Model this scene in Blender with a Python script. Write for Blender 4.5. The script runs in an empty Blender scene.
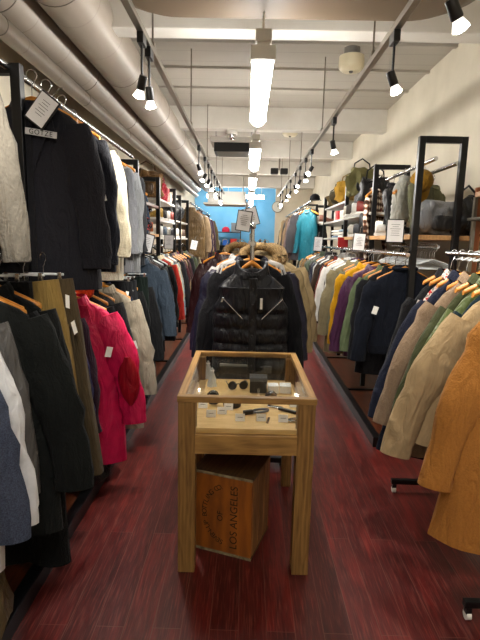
import bpy, bmesh, math, random
from mathutils import Vector, Matrix, noise, Euler
R_ = math.radians
S = bpy.context.scene
COL = S.collection
random.seed(7)

# ------------------------------------------------------------------ camera
H = 1.55
PITCH, YAW, ROLL, FPX = R_(9.46), R_(0.7), R_(1.3), 480.0
fw = Vector((-math.sin(YAW)*math.cos(PITCH), math.cos(YAW)*math.cos(PITCH), -math.sin(PITCH)))
rt0 = Vector((math.cos(YAW), math.sin(YAW), 0)); up0 = rt0.cross(fw)
rt = rt0*math.cos(ROLL)+up0*math.sin(ROLL); up = -rt0*math.sin(ROLL)+up0*math.cos(ROLL)
cd = bpy.data.cameras.new('camera'); cam = bpy.data.objects.new('camera', cd); COL.objects.link(cam)
cam.matrix_world = Matrix(((rt.x, up.x, -fw.x, 0), (rt.y, up.y, -fw.y, 0), (rt.z, up.z, -fw.z, H), (0, 0, 0, 1)))
cd.sensor_fit = 'VERTICAL'; cd.sensor_height = 36; cd.lens = 36*FPX/640; cd.clip_start = .05; cd.clip_end = 100
S.camera = cam
def at(px, py, y):
    "world point at depth y seen at a pixel of the photograph"
    d = fw + rt*((px-240)/FPX) + up*((320-py)/FPX)
    return Vector((0, 0, H)) + d*(y/d.y)

# ------------------------------------------------------------------ light and exposure
S.view_settings.view_transform = 'Standard'; S.view_settings.look = 'None'
S.view_settings.gamma = 1; S.view_settings.use_curve_mapping = False
S.view_settings.exposure = 0.68
W = bpy.data.worlds.new('world'); S.world = W; W.use_nodes = True
W.node_tree.nodes['Background'].inputs[0].default_value = (1, .95, .88, 1)
W.node_tree.nodes['Background'].inputs[1].default_value = .25
TUBE_STRENGTH = 34.0
SPOT_POWER = 40.0
SPOT_COLOUR = (1, .93, .82)

# ------------------------------------------------------------------ materials
def hexc(h):
    h = h.lstrip('#'); v = [int(h[i:i+2], 16)/255 for i in (0, 2, 4)]
    return tuple([c/12.92 if c <= .04045 else ((c+.055)/1.055)**2.4 for c in v]+[1])
def mat(name, col, rough=.6, metal=0, emit=0, spec=.5, alpha=None):
    m = bpy.data.materials.new(name); m.use_nodes = True
    b = m.node_tree.nodes['Principled BSDF']
    c = hexc(col) if isinstance(col, str) else col
    b.inputs['Base Color'].default_value = c; b.inputs['Roughness'].default_value = rough
    b.inputs['Metallic'].default_value = metal; b.inputs['Specular IOR Level'].default_value = spec
    if emit:
        b.inputs['Emission Color'].default_value = c; b.inputs['Emission Strength'].default_value = emit
    return m
def nd(m, t, **kw):
    n = m.node_tree.nodes.new(t)
    for k, v in kw.items(): setattr(n, k, v)
    return n
def lk(m, a, b): m.node_tree.links.new(a, b)
def bsdf(m): return m.node_tree.nodes['Principled BSDF']
def coords(m, scale=(1, 1, 1), rot=(0, 0, 0)):
    t = nd(m, 'ShaderNodeTexCoord'); mp = nd(m, 'ShaderNodeMapping')
    mp.inputs['Scale'].default_value = scale; mp.inputs['Rotation'].default_value = rot
    lk(m, t.outputs['Object'], mp.inputs[0]); return mp.outputs[0]
def add_noise_tint(m, col, col2, scale=(1, 1, 1), nscale=5, bump=0.0, dist=.01, detail=4):
    v = coords(m, scale); n = nd(m, 'ShaderNodeTexNoise'); n.inputs['Scale'].default_value = nscale
    n.inputs['Detail'].default_value = detail; lk(m, v, n.inputs['Vector'])
    r = nd(m, 'ShaderNodeValToRGB'); r.color_ramp.elements[0].position = .3; r.color_ramp.elements[1].position = .72
    r.color_ramp.elements[0].color = hexc(col); r.color_ramp.elements[1].color = hexc(col2)
    lk(m, n.outputs[0], r.inputs[0]); lk(m, r.outputs[0], bsdf(m).inputs['Base Color'])
    if bump:
        b = nd(m, 'ShaderNodeBump'); b.inputs['Strength'].default_value = bump; b.inputs['Distance'].default_value = dist
        lk(m, n.outputs[0], b.inputs['Height']); lk(m, b.outputs[0], bsdf(m).inputs['Normal'])
    return m
FAB = {}
def shade(h, k):
    h = h.lstrip('#'); return '#'+''.join('%02x' % max(0, min(255, int(int(h[i:i+2], 16)*k))) for i in (0, 2, 4))
def fabric(col, kind='cotton'):
    key = (col, kind)
    if key in FAB: return FAB[key]
    rough = {'nylon': .38, 'leather': .33, 'satin': .3, 'fleece': .95}.get(kind, .85)
    m = mat('fabric_'+kind, col, rough, spec=.35 if kind in ('nylon', 'leather', 'satin') else .15)
    b = bsdf(m)
    if kind in ('fleece', 'cotton', 'wool', 'knit', 'fur'):
        b.inputs['Sheen Weight'].default_value = .04; b.inputs['Sheen Roughness'].default_value = .5
    v = coords(m); nf = nd(m, 'ShaderNodeTexNoise'); nf.inputs['Scale'].default_value = {'denim': 260, 'fleece': 90, 'wool': 140, 'knit': 120, 'fur': 130}.get(kind, 18)
    nf.inputs['Detail'].default_value = 5; lk(m, v, nf.inputs['Vector'])
    if kind in ('plaid', 'camo', 'stripe', 'floral', 'denim', 'fur', 'check'):
        r = nd(m, 'ShaderNodeValToRGB'); r.color_ramp.interpolation = 'LINEAR'
        e = r.color_ramp.elements
        if kind == 'denim':
            e[0].color = hexc(shade(col, .8)); e[0].position = .35; e[1].color = hexc(shade(col, 1.2)); e[1].position = .65
            lk(m, nf.outputs[0], r.inputs[0])
        elif kind == 'fur':
            e[0].color = hexc(shade(col, .72)); e[0].position = .38; e[1].color = hexc(shade(col, 1.1)); e[1].position = .62
            lk(m, nf.outputs[0], r.inputs[0])
        elif kind in ('camo', 'floral'):
            r.color_ramp.interpolation = 'CONSTANT'
            e[0].color = hexc(shade(col, .6)); e[1].position = .47; e[1].color = hexc(col)
            x = e.new(.56); x.color = hexc(shade(col, 1.25)) if kind == 'camo' else hexc('#b23a3a')
            nf.inputs['Scale'].default_value = 22 if kind == 'camo' else 40; lk(m, nf.outputs[0], r.inputs[0])
        else:
            w1 = nd(m, 'ShaderNodeTexWave'); w1.inputs['Scale'].default_value = 5; lk(m, v, w1.inputs['Vector'])
            w2 = nd(m, 'ShaderNodeTexWave', bands_direction='Z'); w2.inputs['Scale'].default_value = 5; lk(m, v, w2.inputs['Vector'])
            mm = nd(m, 'ShaderNodeMath', operation='ADD'); mm.use_clamp = False
            lk(m, w1.outputs['Fac'], mm.inputs[0]); lk(m, w2.outputs['Fac'], mm.inputs[1])
            hv = nd(m, 'ShaderNodeMath', operation='MULTIPLY'); hv.inputs[1].default_value = .5 if kind != 'stripe' else .5
            lk(m, mm.outputs[0], hv.inputs[0])
            e[0].color = hexc(shade(col, .45)); e[0].position = .3; e[1].color = hexc('#e0d3c4'); e[1].position = .8
            x = e.new(.5); x.color = hexc(col); lk(m, hv.outputs[0], r.inputs[0])
        lk(m, r.outputs[0], b.inputs['Base Color'])
    else:
        mx = nd(m, 'ShaderNodeMix', data_type='RGBA'); mx.inputs[6].default_value = hexc(shade(col, .86)); mx.inputs[7].default_value = hexc(shade(col, 1.1))
        lk(m, nf.outputs[0], mx.inputs[0]); lk(m, mx.outputs[2], b.inputs['Base Color'])
    # cloth grain and small wrinkles
    n2 = nd(m, 'ShaderNodeTexNoise'); n2.inputs['Scale'].default_value = 11; n2.inputs['Detail'].default_value = 4; n2.inputs['Distortion'].default_value = 1.2
    mp = coords(m, (1.6, 1.6, .5)); lk(m, mp, n2.inputs['Vector'])
    b2 = nd(m, 'ShaderNodeBump'); b2.inputs['Strength'].default_value = .55 if kind in ('nylon', 'leather', 'satin') else .5; b2.inputs['Distance'].default_value = .045
    lk(m, n2.outputs[0], b2.inputs['Height'])
    b1 = nd(m, 'ShaderNodeBump'); b1.inputs['Strength'].default_value = .5 if kind in ('fleece', 'fur', 'wool', 'knit') else .12; b1.inputs['Distance'].default_value = .006
    lk(m, nf.outputs[0], b1.inputs['Height']); lk(m, b2.outputs[0], b1.inputs['Normal']); lk(m, b1.outputs[0], b.inputs['Normal'])
    FAB[key] = m; return m

M = {}
M['black_steel'] = mat('black_steel', '#101012', .35, .3)
M['chrome'] = mat('chrome', '#c8c8ca', .18, 1)
M['track_metal'] = mat('track_metal', '#8b8478', .3, .9)
M['white_metal'] = mat('white_metal', '#e8e6e0', .45)
M['hook'] = mat('hook_metal', '#c9c9cc', .2, 1)
M['hanger_wood'] = add_noise_tint(mat('hanger_wood', '#d98a2c', .35), '#b9701f', '#d8923a', (1, 1, 6), 8)
M['dark_wood_hanger'] = mat('dark_hanger', '#3a2214', .4)
M['clear_plastic'] = mat('clear_plastic', '#dfe4e6', .15)
M['tag'] = mat('tag_paper', '#f1efe8', .7)
M['paper'] = mat('sign_paper', '#f2f1f2', .6)
M['ink'] = mat('ink', '#55555a', .8)
M['zip'] = mat('zipper_metal', '#b7bac0', .25, 1)
M['button'] = mat('button', '#1a1a1c', .3)
M['black_plastic'] = mat('black_plastic', '#0c0c0d', .4)
M['glow_cone'] = mat('bulb_cone', (1, .95, .86, 1), .3, emit=1.3)
M['bulb'] = mat('bulb_glow', (1, .94, .84, 1), .4, emit=30)
M['tube'] = mat('tube_glow', (1, .97, .92, 1), .4, emit=TUBE_STRENGTH)
M['wall'] = add_noise_tint(mat('wall_paint', '#d6cfc2', .75), '#c8bfaa', '#d6cdb9', (1, 1, 1), 3, .25, .01)
M['wall_far'] = add_noise_tint(mat('blue_wall', '#4aa6e2', .7), '#62b0e2', '#7cc2ee', (1, 1, 1), 2)
M['duct'] = mat('duct_wrap', '#968b7e', .45, .1)
m = M['duct']; v = coords(m); n = nd(m, 'ShaderNodeTexNoise'); n.inputs['Scale'].default_value = 1.5; lk(m, v, n.inputs['Vector'])
wv = nd(m, 'ShaderNodeTexWave', bands_direction='Y', wave_profile='SAW'); wv.inputs['Scale'].default_value = .55; wv.inputs['Distortion'].default_value = .6; lk(m, v, wv.inputs['Vector'])
r = nd(m, 'ShaderNodeValToRGB'); r.color_ramp.elements[0].color = hexc('#857a6e'); r.color_ramp.elements[1].position = .03; r.color_ramp.elements[1].color = hexc('#9c9184')
lk(m, wv.outputs['Fac'], r.inputs[0]); lk(m, r.outputs[0], bsdf(m).inputs['Base Color'])
b = nd(m, 'ShaderNodeBump'); b.inputs['Strength'].default_value = .3; b.inputs['Distance'].default_value = .03; lk(m, n.outputs[0], b.inputs['Height']); lk(m, b.outputs[0], bsdf(m).inputs['Normal'])
M['duct_band'] = mat('duct_band', '#6f665b', .5)
def ceiling_mat():
    m = mat('ceiling_paint', '#a8a296', .6)
    v = coords(m, (0, 1, 0)); n = nd(m, 'ShaderNodeTexNoise', noise_dimensions='3D'); n.inputs['Scale'].default_value = 2.3; n.inputs['Detail'].default_value = 2
    lk(m, v, n.inputs['Vector'])
    w = nd(m, 'ShaderNodeTexWave', bands_direction='Y', wave_profile='SAW'); w.inputs['Scale'].default_value = 1.1; w.inputs['Distortion'].default_value = .4; w.inputs['Detail'].default_value = 1
    lk(m, coords(m, (.05, 1, 1)), w.inputs['Vector'])
    r = nd(m, 'ShaderNodeValToRGB'); r.color_ramp.elements[0].color = hexc('#8f897e'); r.color_ramp.elements[1].position = .04; r.color_ramp.elements[1].color = hexc('#b0aa9e')
    lk(m, w.outputs['Fac'], r.inputs[0]); lk(m, r.outputs[0], bsdf(m).inputs['Base Color'])
    b = nd(m, 'ShaderNodeBump'); b.inputs['Strength'].default_value = .6; b.inputs['Distance'].default_value = .03; lk(m, w.outputs['Fac'], b.inputs['Height']); lk(m, b.outputs[0], bsdf(m).inputs['Normal'])
    return m
M['ceiling'] = ceiling_mat()
M['beam'] = add_noise_tint(mat('beam_paint', '#dcd8cf', .55), '#d2cdc3', '#dedad2', (1, 1, 1), 4, .3, .01)
def floor_mat():
    m = mat('floor_planks', '#4a1512', .3, spec=.5)
    v = coords(m, (1, 1, 1), (0, 0, R_(90)))
    br = nd(m, 'ShaderNodeTexBrick'); br.offset = .37; br.inputs['Scale'].default_value = 1
    br.inputs['Brick Width'].default_value = 1.7; br.inputs['Row Height'].default_value = .115; br.inputs['Mortar Size'].default_value = .0017
    br.inputs['Mortar Smooth'].default_value = .2
    br.inputs['Color1'].default_value = (0, 0, 0, 1); br.inputs['Color2'].default_value = (1, 1, 1, 1); br.inputs['Bias'].default_value = 0
    lk(m, v, br.inputs['Vector'])
    r = nd(m, 'ShaderNodeValToRGB'); e = r.color_ramp.elements
    e[0].color = hexc('#2c0c0b'); e[1].color = hexc('#78201a'); x = e.new(.5); x.color = hexc('#4a1311')
    # streaks along the planks
    n = nd(m, 'ShaderNodeTexNoise'); n.inputs['Scale'].default_value = 5; n.inputs['Detail'].default_value = 6; n.inputs['Roughness'].default_value = .65; n.inputs['Distortion'].default_value = .3
    lk(m, coords(m, (5, .55, 1)), n.inputs['Vector'])
    n3 = nd(m, 'ShaderNodeTexNoise'); n3.inputs['Scale'].default_value = 24; n3.inputs['Detail'].default_value = 4
    lk(m, coords(m, (6, .3, 1)), n3.inputs['Vector'])
    mx = nd(m, 'ShaderNodeMath', operation='MULTIPLY_ADD'); mx.inputs[1].default_value = .35
    lk(m, br.outputs['Color'], mx.inputs[0]); 
    sb = nd(m, 'ShaderNodeMath', operation='MULTIPLY_ADD'); sb.inputs[1].default_value = 1.5; sb.inputs[2].default_value = -.45
    lk(m, n.outputs[0], sb.inputs[0]); lk(m, sb.outputs[0], mx.inputs[2]); lk(m, mx.outputs[0], r.inputs[0])
    r3 = nd(m, 'ShaderNodeValToRGB'); r3.color_ramp.elements[0].position = .50; r3.color_ramp.elements[1].position = .72
    r3.color_ramp.elements[0].color = (0, 0, 0, 1); r3.color_ramp.elements[1].color = (.45, .45, .45, 1); lk(m, n3.outputs[0], r3.inputs[0])
    m1 = nd(m, 'ShaderNodeMix', data_type='RGBA'); lk(m, r3.outputs[0], m1.inputs[0]); lk(m, r.outputs[0], m1.inputs[6]); m1.inputs[7].default_value = hexc('#8a453a')
    m2 = nd(m, 'ShaderNodeMix', data_type='RGBA'); lk(m, br.outputs['Fac'], m2.inputs[0]); lk(m, m1.outputs[2], m2.inputs[6]); m2.inputs[7].default_value = hexc('#653a32')
    lk(m, m2.outputs[2], bsdf(m).inputs['Base Color'])
    rr = nd(m, 'ShaderNodeMapRange'); rr.inputs[3].default_value = .22; rr.inputs[4].default_value = .5; lk(m, n3.outputs[0], rr.inputs[0]); lk(m, rr.outputs[0], bsdf(m).inputs['Roughness'])
    b = nd(m, 'ShaderNodeBump'); b.inputs['Strength'].default_value = .15; b.inputs['Distance'].default_value = .004; lk(m, n3.outputs[0], b.inputs['Height']); lk(m, b.outputs[0], bsdf(m).inputs['Normal'])
    return m
M['floor'] = floor_mat()
def wood(name, c1, c2, scale, rough=.5):
    m = mat(name, c1, rough)
    v = coords(m, scale); n = nd(m, 'ShaderNodeTexNoise'); n.inputs['Scale'].default_value = 6; n.inputs['Detail'].default_value = 6; n.inputs['Distortion'].default_value = 1.0; lk(m, v, n.inputs['Vector'])
    w = nd(m, 'ShaderNodeTexWave'); w.inputs['Scale'].default_value = 2.2; w.inputs['Distortion'].default_value = 5; w.inputs['Detail'].default_value = 2; lk(m, v, w.inputs['Vector'])
    a = nd(m, 'ShaderNodeMath', operation='MULTIPLY_ADD'); a.inputs[1].default_value = .14; lk(m, w.outputs['Fac'], a.inputs[0])
    h = nd(m, 'ShaderNodeMath', operation='MULTIPLY'); h.inputs[1].default_value = .86; lk(m, n.outputs[0], h.inputs[0]); lk(m, h.outputs[0], a.inputs[2])
    r = nd(m, 'ShaderNodeValToRGB'); r.color_ramp.elements[0].position = .3; r.color_ramp.elements[1].position = .7
    r.color_ramp.elements[0].color = hexc(c1); r.color_ramp.elements[1].color = hexc(c2); lk(m, a.outputs[0], r.inputs[0]); lk(m, r.outputs[0], bsdf(m).inputs['Base Color'])
    return m
M['pine_z'] = wood('pine_upright', '#6b4c26', '#9c7640', (8, 8, .8))
M['pine_x'] = wood('pine_lengthwise', '#7a592e', '#ab8348', (.8, 8, 8))
M['pine_y'] = wood('pine_crosswise', '#8a6534', '#b58c50', (8, .8, 8))
M['tray'] = wood('tray_board', '#caa362', '#e2be82', (.8, 8, 8))
M['shelf_wood'] = wood('shelf_wood', '#a5794a', '#c79a66', (6, .8, 6))
M['brown_board'] = wood('platform_board', '#4b2413', '#6c3820', (6, .8, 6), .35)
M['shelf_white'] = mat('shelf_grey', '#b9b6b0', .5)
M['crate'] = wood('crate_face', '#713c0f', '#a65f18', (2.4, 2.4, .6), .55)
M['crate_top'] = wood('crate_end', '#33230f', '#5a4020', (6, .8, 6), .6)
M['crate_side'] = wood('crate_side', '#6b4520', '#94683a', (6, 6, .8), .6)
M['crate_edge'] = add_noise_tint(mat('crate_edge', '#8a7c5e', .8), '#5d5038', '#a39677', (1, 1, 1), 30)
M['stencil'] = mat('stencil_ink', '#2b1709', .8)
def glass():
    m = bpy.data.materials.new('glass'); m.use_nodes = True; nt = m.node_tree; nt.nodes.clear()
    o = nt.nodes.new('ShaderNodeOutputMaterial'); t = nt.nodes.new('ShaderNodeBsdfTransparent'); g = nt.nodes.new('ShaderNodeBsdfGlossy'); g.inputs['Roughness'].default_value = .03
    t.inputs[0].default_value = (.97, .98, .975, 1); fr = nt.nodes.new('ShaderNodeMath'); fr.operation = 'MULTIPLY_ADD'; fr.inputs[1].default_value = .9; fr.inputs[2].default_value = .035
    lw_ = nt.nodes.new('ShaderNodeLayerWeight'); lw_.inputs[0].default_value = .5; pw = nt.nodes.new('ShaderNodeMath'); pw.operation = 'POWER'; pw.inputs[1].default_value = 5; nt.links.new(lw_.outputs['Facing'], pw.inputs[0]); nt.links.new(pw.outputs[0], fr.inputs[0])
    mx = nt.nodes.new('ShaderNodeMixShader'); nt.links.new(fr.outputs[0], mx.inputs[0]); nt.links.new(t.outputs[0], mx.inputs[1]); nt.links.new(g.outputs[0], mx.inputs[2]); nt.links.new(mx.outputs[0], o.inputs[0])
    return m
M['glass'] = glass()

# ------------------------------------------------------------------ mesh helpers
class MB:
    def __init__(s): s.v = []; s.f = []
    def add(s, vs, fs):
        o = len(s.v); s.v += [tuple(v) for v in vs]; s.f += [tuple(i+o for i in f) for f in fs]; return s
    def box(s, c, d, rot=None, bev=0):
        x, y, z = d[0]/2, d[1]/2, d[2]/2
        vs = [Vector((a*x, b*y, e*z)) for a in (-1, 1) for b in (-1, 1) for e in (-1, 1)]
        if rot: vs = [Euler(rot).to_matrix() @ v for v in vs]
        return s.add([v+Vector(c) for v in vs], [(0, 1, 3, 2), (4, 6, 7, 5), (0, 4, 5, 1), (2, 3, 7, 6), (0, 2, 6, 4), (1, 5, 7, 3)])
    def rings(s, rings, cap=True):
        n = len(rings[0]); o = len(s.v)
        for r in rings: s.v += [tuple(p) for p in r]
        for i in range(len(rings)-1):
            for j in range(n):
                k = (j+1) % n; s.f.append((o+i*n+j, o+i*n+k, o+(i+1)*n+k, o+(i+1)*n+j))
        if cap:
            s.f.append(tuple(o+j for j in range(n))[::-1]); s.f.append(tuple(o+(len(rings)-1)*n+j for j in range(n)))
        return s
    def tube(s, pts, r, n=8, flat=1.0, cap=True):
        "round tube through points; r a number or list; flat squashes it along local y"
        pts = [Vector(p) for p in pts]; rs = r if isinstance(r, (list, tuple)) else [r]*len(pts)
        out = []
        for i, p in enumerate(pts):
            d = (pts[min(i+1, len(pts)-1)]-pts[max(i-1, 0)]).normalized()
            u = Vector((0, 1, 0)) if abs(d.y) < .9 else Vector((1, 0, 0))
            a = d.cross(u).normalized(); b = a.cross(d).normalized()
            out.append([p+a*math.cos(t)*rs[i]+b*math.sin(t)*rs[i]*flat for t in [2*math.pi*j/n for j in range(n)]])
        return s.rings(out, cap)
    def lathe(s, c, prof, n=20, axis='Z'):
        out = []
        for (r, z) in prof:
            ring = []
            for j in range(n):
                t = 2*math.pi*j/n; p = Vector((r*math.cos(t), r*math.sin(t), z))
                if axis == 'Y': p = Vector((p.x, p.z, p.y))
                if axis == 'X': p = Vector((p.z, p.x, p.y))
                ring.append(p+Vector(c))
            out.append(ring)
        return s.rings(out)
    def xform(s, mtx, start=0):
        for i in range(start, len(s.v)): s.v[i] = tuple(mtx @ Vector(s.v[i]))
        return s
    def mesh(s, name, smooth=False, bev=0, sub=0):
        me = bpy.data.meshes.new(name); me.from_pydata(s.v, [], s.f)
        bm = bmesh.new(); bm.from_mesh(me); bmesh.ops.recalc_face_normals(bm, faces=bm.faces)
        if bev: bmesh.ops.bevel(bm, geom=bm.edges[:], offset=bev, segments=2, affect='EDGES', profile=.6)
        bm.to_mesh(me); bm.free()
        if smooth:
            me.polygons.foreach_set('use_smooth', [True]*len(me.polygons))
            try: me.set_sharp_from_angle(angle=R_(55))
            except Exception: pass
        return me
def link(name, me, m, parent=None, loc=None):
    o = bpy.data.objects.new(name, me); COL.objects.link(o)
    if m is not None:
        if not me.materials: me.materials.append(m)
        elif me.materials[0] is not m:
            o.material_slots[0].link = 'OBJECT'; o.material_slots[0].material = m
    if parent: o.parent = parent
    if loc is not None: o.location = loc
    return o
def ob(name, mb, m, parent=None, smooth=False, bev=0, loc=None):
    return link(name, mb.mesh(name, smooth, bev), m, parent, loc)
LABELS = {}
def tag(o, label, cat, group=None, shared=False):
    k = len(label.split())
    if not 4 <= k <= 16: print('LABEL LENGTH', k, label)
    if label in LABELS and not shared: print('DUP LABEL', label)
    LABELS[label] = 1
    o['label'] = label; o['category'] = cat
    if group: o['group'] = group
    return o
def thing(name, label, cat, loc=(0, 0, 0), rz=0, group=None, rot=None, shared=False):
    o = bpy.data.objects.new(name, None); COL.objects.link(o); o.location = loc; o.rotation_euler = rot or (0, 0, rz)
    o.empty_display_size = .1
    return tag(o, label, cat, group, shared)
def struct(name, mb, m, parent=None, **k):
    o = ob(name, mb, m, parent, **k)
    if not parent: o['kind'] = 'structure'
    return o
def text_mesh(s, size, name='text', ext=.0006, spacing=1.0):
    c = bpy.data.curves.new(name, 'FONT'); c.body = s; c.size = size; c.extrude = ext; c.align_x = 'CENTER'; c.align_y = 'CENTER'; c.space_character = spacing
    o = bpy.data.objects.new(name, c); COL.objects.link(o); dg = bpy.context.evaluated_depsgraph_get(); dg.update()
    me = bpy.data.meshes.new_from_object(o.evaluated_get(dg)); bpy.data.objects.remove(o); return me

# ------------------------------------------------------------------ room shell
XL, XR, ZC, YB, YF = -1.86, 1.92, 3.4, 17.0, -1.6
struct('floor', MB().box(((XL+XR)/2, (YB+YF)/2, -.05), (XR-XL+.4, YB-YF+.4, .1)), M['floor'])
struct('ceiling', MB().box(((XL+XR)/2, (YB+YF)/2, ZC+.05), (XR-XL+.4, YB-YF+.4, .1)), M['ceiling'])
struct('wall_left', MB().box((XL-.05, (YB+YF)/2, ZC/2), (.1, YB-YF, ZC)), M['wall'])
struct('wall_right', MB().box((XR+.05, (YB+YF)/2, ZC/2), (.1, YB-YF, ZC)), M['wall'])
struct('wall_back', MB().box(((XL+XR)/2, YB+.05, ZC/2), (XR-XL+.2, .1, ZC)), M['wall_far'])
struct('wall_front', MB().box(((XL+XR)/2, YF-.05, ZC/2), (XR-XL+.2, .1, ZC)), M['wall'])
struct('wall_partition', MB().box(((.82+XR)/2, 15.06, ZC/2), (XR-.82, .12, ZC)), M['wall'])
for i, (y, d, hh) in enumerate([(3.74, .18, .36), (7.15, .18, .3), (9.4, .16, .3), (11.8, .16, .3), (14.6, .3, .3)]):
    struct('ceiling_beam', MB().box(((XL+XR)/2, y+d/2, ZC-hh/2), (XR-XL, d, hh)), M['beam'], bev=.01)
# ribs across the ceiling boards
for y in (4.9, 5.6, 6.3, 7.8, 8.6, 10.2, 11.0):
    struct('ceiling_rib', MB().box(((XL+XR)/2, y, ZC-.012), (XR-XL, .05, .024)), M['ceiling'])

# ducts under the ceiling
def duct(x, z, r, label, m=M['duct'], y0=-1.5, y1=14.5):
    rings = []
    ys = [y0+(y1-y0)*i/60 for i in range(61)]
    for y in ys: rings.append([Vector((x+r*math.cos(t), y, z+r*math.sin(t))) for t in [2*math.pi*j/36 for j in range(36)]])
    o = ob('ventilation_duct', MB().rings(rings), m, smooth=True)
    for k in range(8):
        y = 1.6+k*1.55
        rr = [[Vector((x+q*math.cos(t), yy, z+q*math.sin(t))) for t in [2*math.pi*j/36 for j in range(36)]] for q, yy in ((r, y), (r+.003, y+.002), (r+.003, y+.008), (r, y+.01))]
        ob('joint_band', MB().rings(rr, False), M['duct_band'], o, smooth=True)
    return tag(o, label, 'duct', 'ducts along the ceiling')
duct(-1.2, 3.11, .195, 'wide pale round duct running along the ceiling, next to the light track')
duct(-1.57, 3.04, .165, 'wide pale round duct running between its twin and the plain wall')
duct(-1.55, 2.81, .06, 'thin pale pipe running along below the two wide ducts')

# air conditioners and ceiling gear
def rounded_slab(cx, cy, cz, sx, sy, sz, r, n=8, edge=.06):
    def outline(inset):
        o = []
        for qx, qy, a0 in ((1, 1, 0), (-1, 1, 90), (-1, -1, 180), (1, -1, 270)):
            for k in range(n+1):
                a = R_(a0+90*k/n); rr = max(r-inset, .01)
                o.append((cx+qx*(sx/2-r)+rr*math.cos(a), cy+qy*(sy/2-r)+rr*math.sin(a)))
        return o
    rg = []
    for inset, z in ((edge, -sz/2), (edge*.3, -sz/2+edge*.3), (0, -sz/2+edge), (0, sz/2)):
        rg.append([Vector((x, y, cz+z)) for x, y in outline(inset)])
    return MB().rings(rg)
ac = thing('air_conditioner', 'large beige ceiling air conditioner overhead, in front of the first beam', 'air conditioner', (.22, 2.45, 3.0))
ob('housing', rounded_slab(0, 0, .0, 2.1, 1.5, .36, .4, edge=.16), mat('aircon_beige', '#66543f', .5), ac, smooth=True)
ob('louver', MB().box((0, -.05, -.19), (1.3, .5, .02)), mat('aircon_louver', '#5f5040', .5), ac, bev=.008)
for z in (0, 1): ob('support_rod', MB().tube([(-.8+1.6*z, .3, .14), (-.8+1.6*z, .3, .4)], .01), M['chrome'], ac)
a2 = thing('air_conditioner', 'white boxy ceiling air conditioner hanging before the blue wall', 'air conditioner', (-.55, 12.6, 2.55))
ob('housing', MB().box((0, 0, .05), (.95, .6, .28)), M['white_metal'], a2, bev=.03)
ob('intake_lip', MB().box((0, -.06, -.12), (1.15, .75, .05)), M['beam'], a2, bev=.02)
for x in (-.4, .4): ob('support_rod', MB().tube([(x, .1, .2), (x, .1, .84)], .01), M['chrome'], a2)
vent = thing('ceiling_cassette_vent', 'dark square ceiling vent hanging behind the second beam', 'vent', (-.28, 8.3, 3.02))
ob('grille', MB().box((0, 0, 0), (.6, .5, .14)), M['black_plastic'], vent, bev=.01)
ob('panel', MB().box((0, .0, .11), (.72, .6, .08)), M['white_metal'], vent, bev=.01)
for x in (-.3, .3): ob('support_rod', MB().tube([(x, .2, .14), (x, .2, .38)], .01), M['chrome'], vent)
for k in range(5): ob('grille_slat', MB().box((0, -.2+k*.1, -.075), (.5, .02, .01)), M['track_metal'], vent)
dm = thing('dome_camera', 'white dome camera on the ceiling beam in front of the dark vent', 'camera', (-.27, 7.24, 3.04))
ob('mount', MB().lathe((0, 0, 0), [(.07, .06), (.085, .04), (.085, 0)]), M['white_metal'], dm, smooth=True)
ob('dome', MB().lathe((0, 0, 0), [(.07, 0), (.066, -.03), (.045, -.06), (.01, -.075)]), M['chrome'], dm, smooth=True)
cream = mat('cream_plastic', '#ddd3b4', .5); greyp = mat('grey_plastic', '#77746e', .5)
for (x, y, lab) in ((.95, 4.95, 'cream drum-shaped alarm sounder on the ceiling near the first beam'), (.62, 7.9, 'cream drum-shaped alarm sounder on the ceiling beyond the second beam')):
    t = thing('alarm_sounder', lab, 'alarm', (x, y, 3.4), group='drum-shaped sounders on the ceiling')
    ob('base', MB().lathe((0, 0, 0), [(.075, 0), (.075, -.09)]), greyp, t, smooth=True)
    ob('drum', MB().lathe((0, 0, 0), [(.09, -.09), (.118, -.1), (.12, -.16), (.12, -.2), (.09, -.23)], 28), cream, t, smooth=True)
    ob('nozzle', MB().lathe((0, 0, 0), [(.02, -.23), (.015, -.245)]), greyp, t)
e = thing('emergency_light', 'small dark twin-head lamp hanging from the ceiling before the partition', 'lamp', (.62, 10.4, 3.0))
ob('bracket', MB().box((0, 0, .2), (.03, .03, .4)), M['track_metal'], e)
for s in (-1, 1): ob('lamp_head', MB().box((.1*s, 0, -.02), (.16, .14, .12)), M['black_plastic'], e, bev=.02)

# fluorescent lights
for i, (y0, ln) in enumerate([(2.84, 1.45), (5.46, 1.5), (7.97, 1.5), (10.4, 1.5), (12.8, 1.3), (-.95, 1.45)]):  # last entry is an added lamp, out of view, that brightens the near end
    lab = ['bright white batten light hanging closest over the glass display case', 'white batten light, second in the row along the aisle', 'white batten light, third in the row along the aisle',
           'white batten light, fourth in the row, before the blue wall', 'white batten light, last in the row, at the blue wall', 'unseen white batten light added over the near end to brighten the aisle'][i]
    t = thing('batten_light', lab, 'light', (.06, y0+ln/2, 2.55), group='white batten lights over the aisle')
    ob('fixture_body', MB().box((0, 0, .05), (.075, ln, .05)), M['white_metal'], t, bev=.008)
    for s in (-1, 1): ob('end_cap', MB().box((0, s*(ln/2-.02), .02), (.14, .05, .075)), M['white_metal'], t, bev=.006)
    ob('diffuser', MB().lathe((0, 0, 0), [(.05, -ln/2+.045), (.062, -ln/2+.06), (.062, ln/2-.06), (.05, ln/2-.045)], 16, 'Y'), M['tube'], t, smooth=True)
    for s in (-1, 1): ob('hanging_rod', MB().tube([(0, s*ln*.42, .07), (0, s*ln*.42, .84)], .006, 6), M['white_metal'], t)
    ob('junction_box', MB().box((0, -ln/2+.02, .1), (.09, .1, .06)), M['white_metal'], t, bev=.005)

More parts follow.
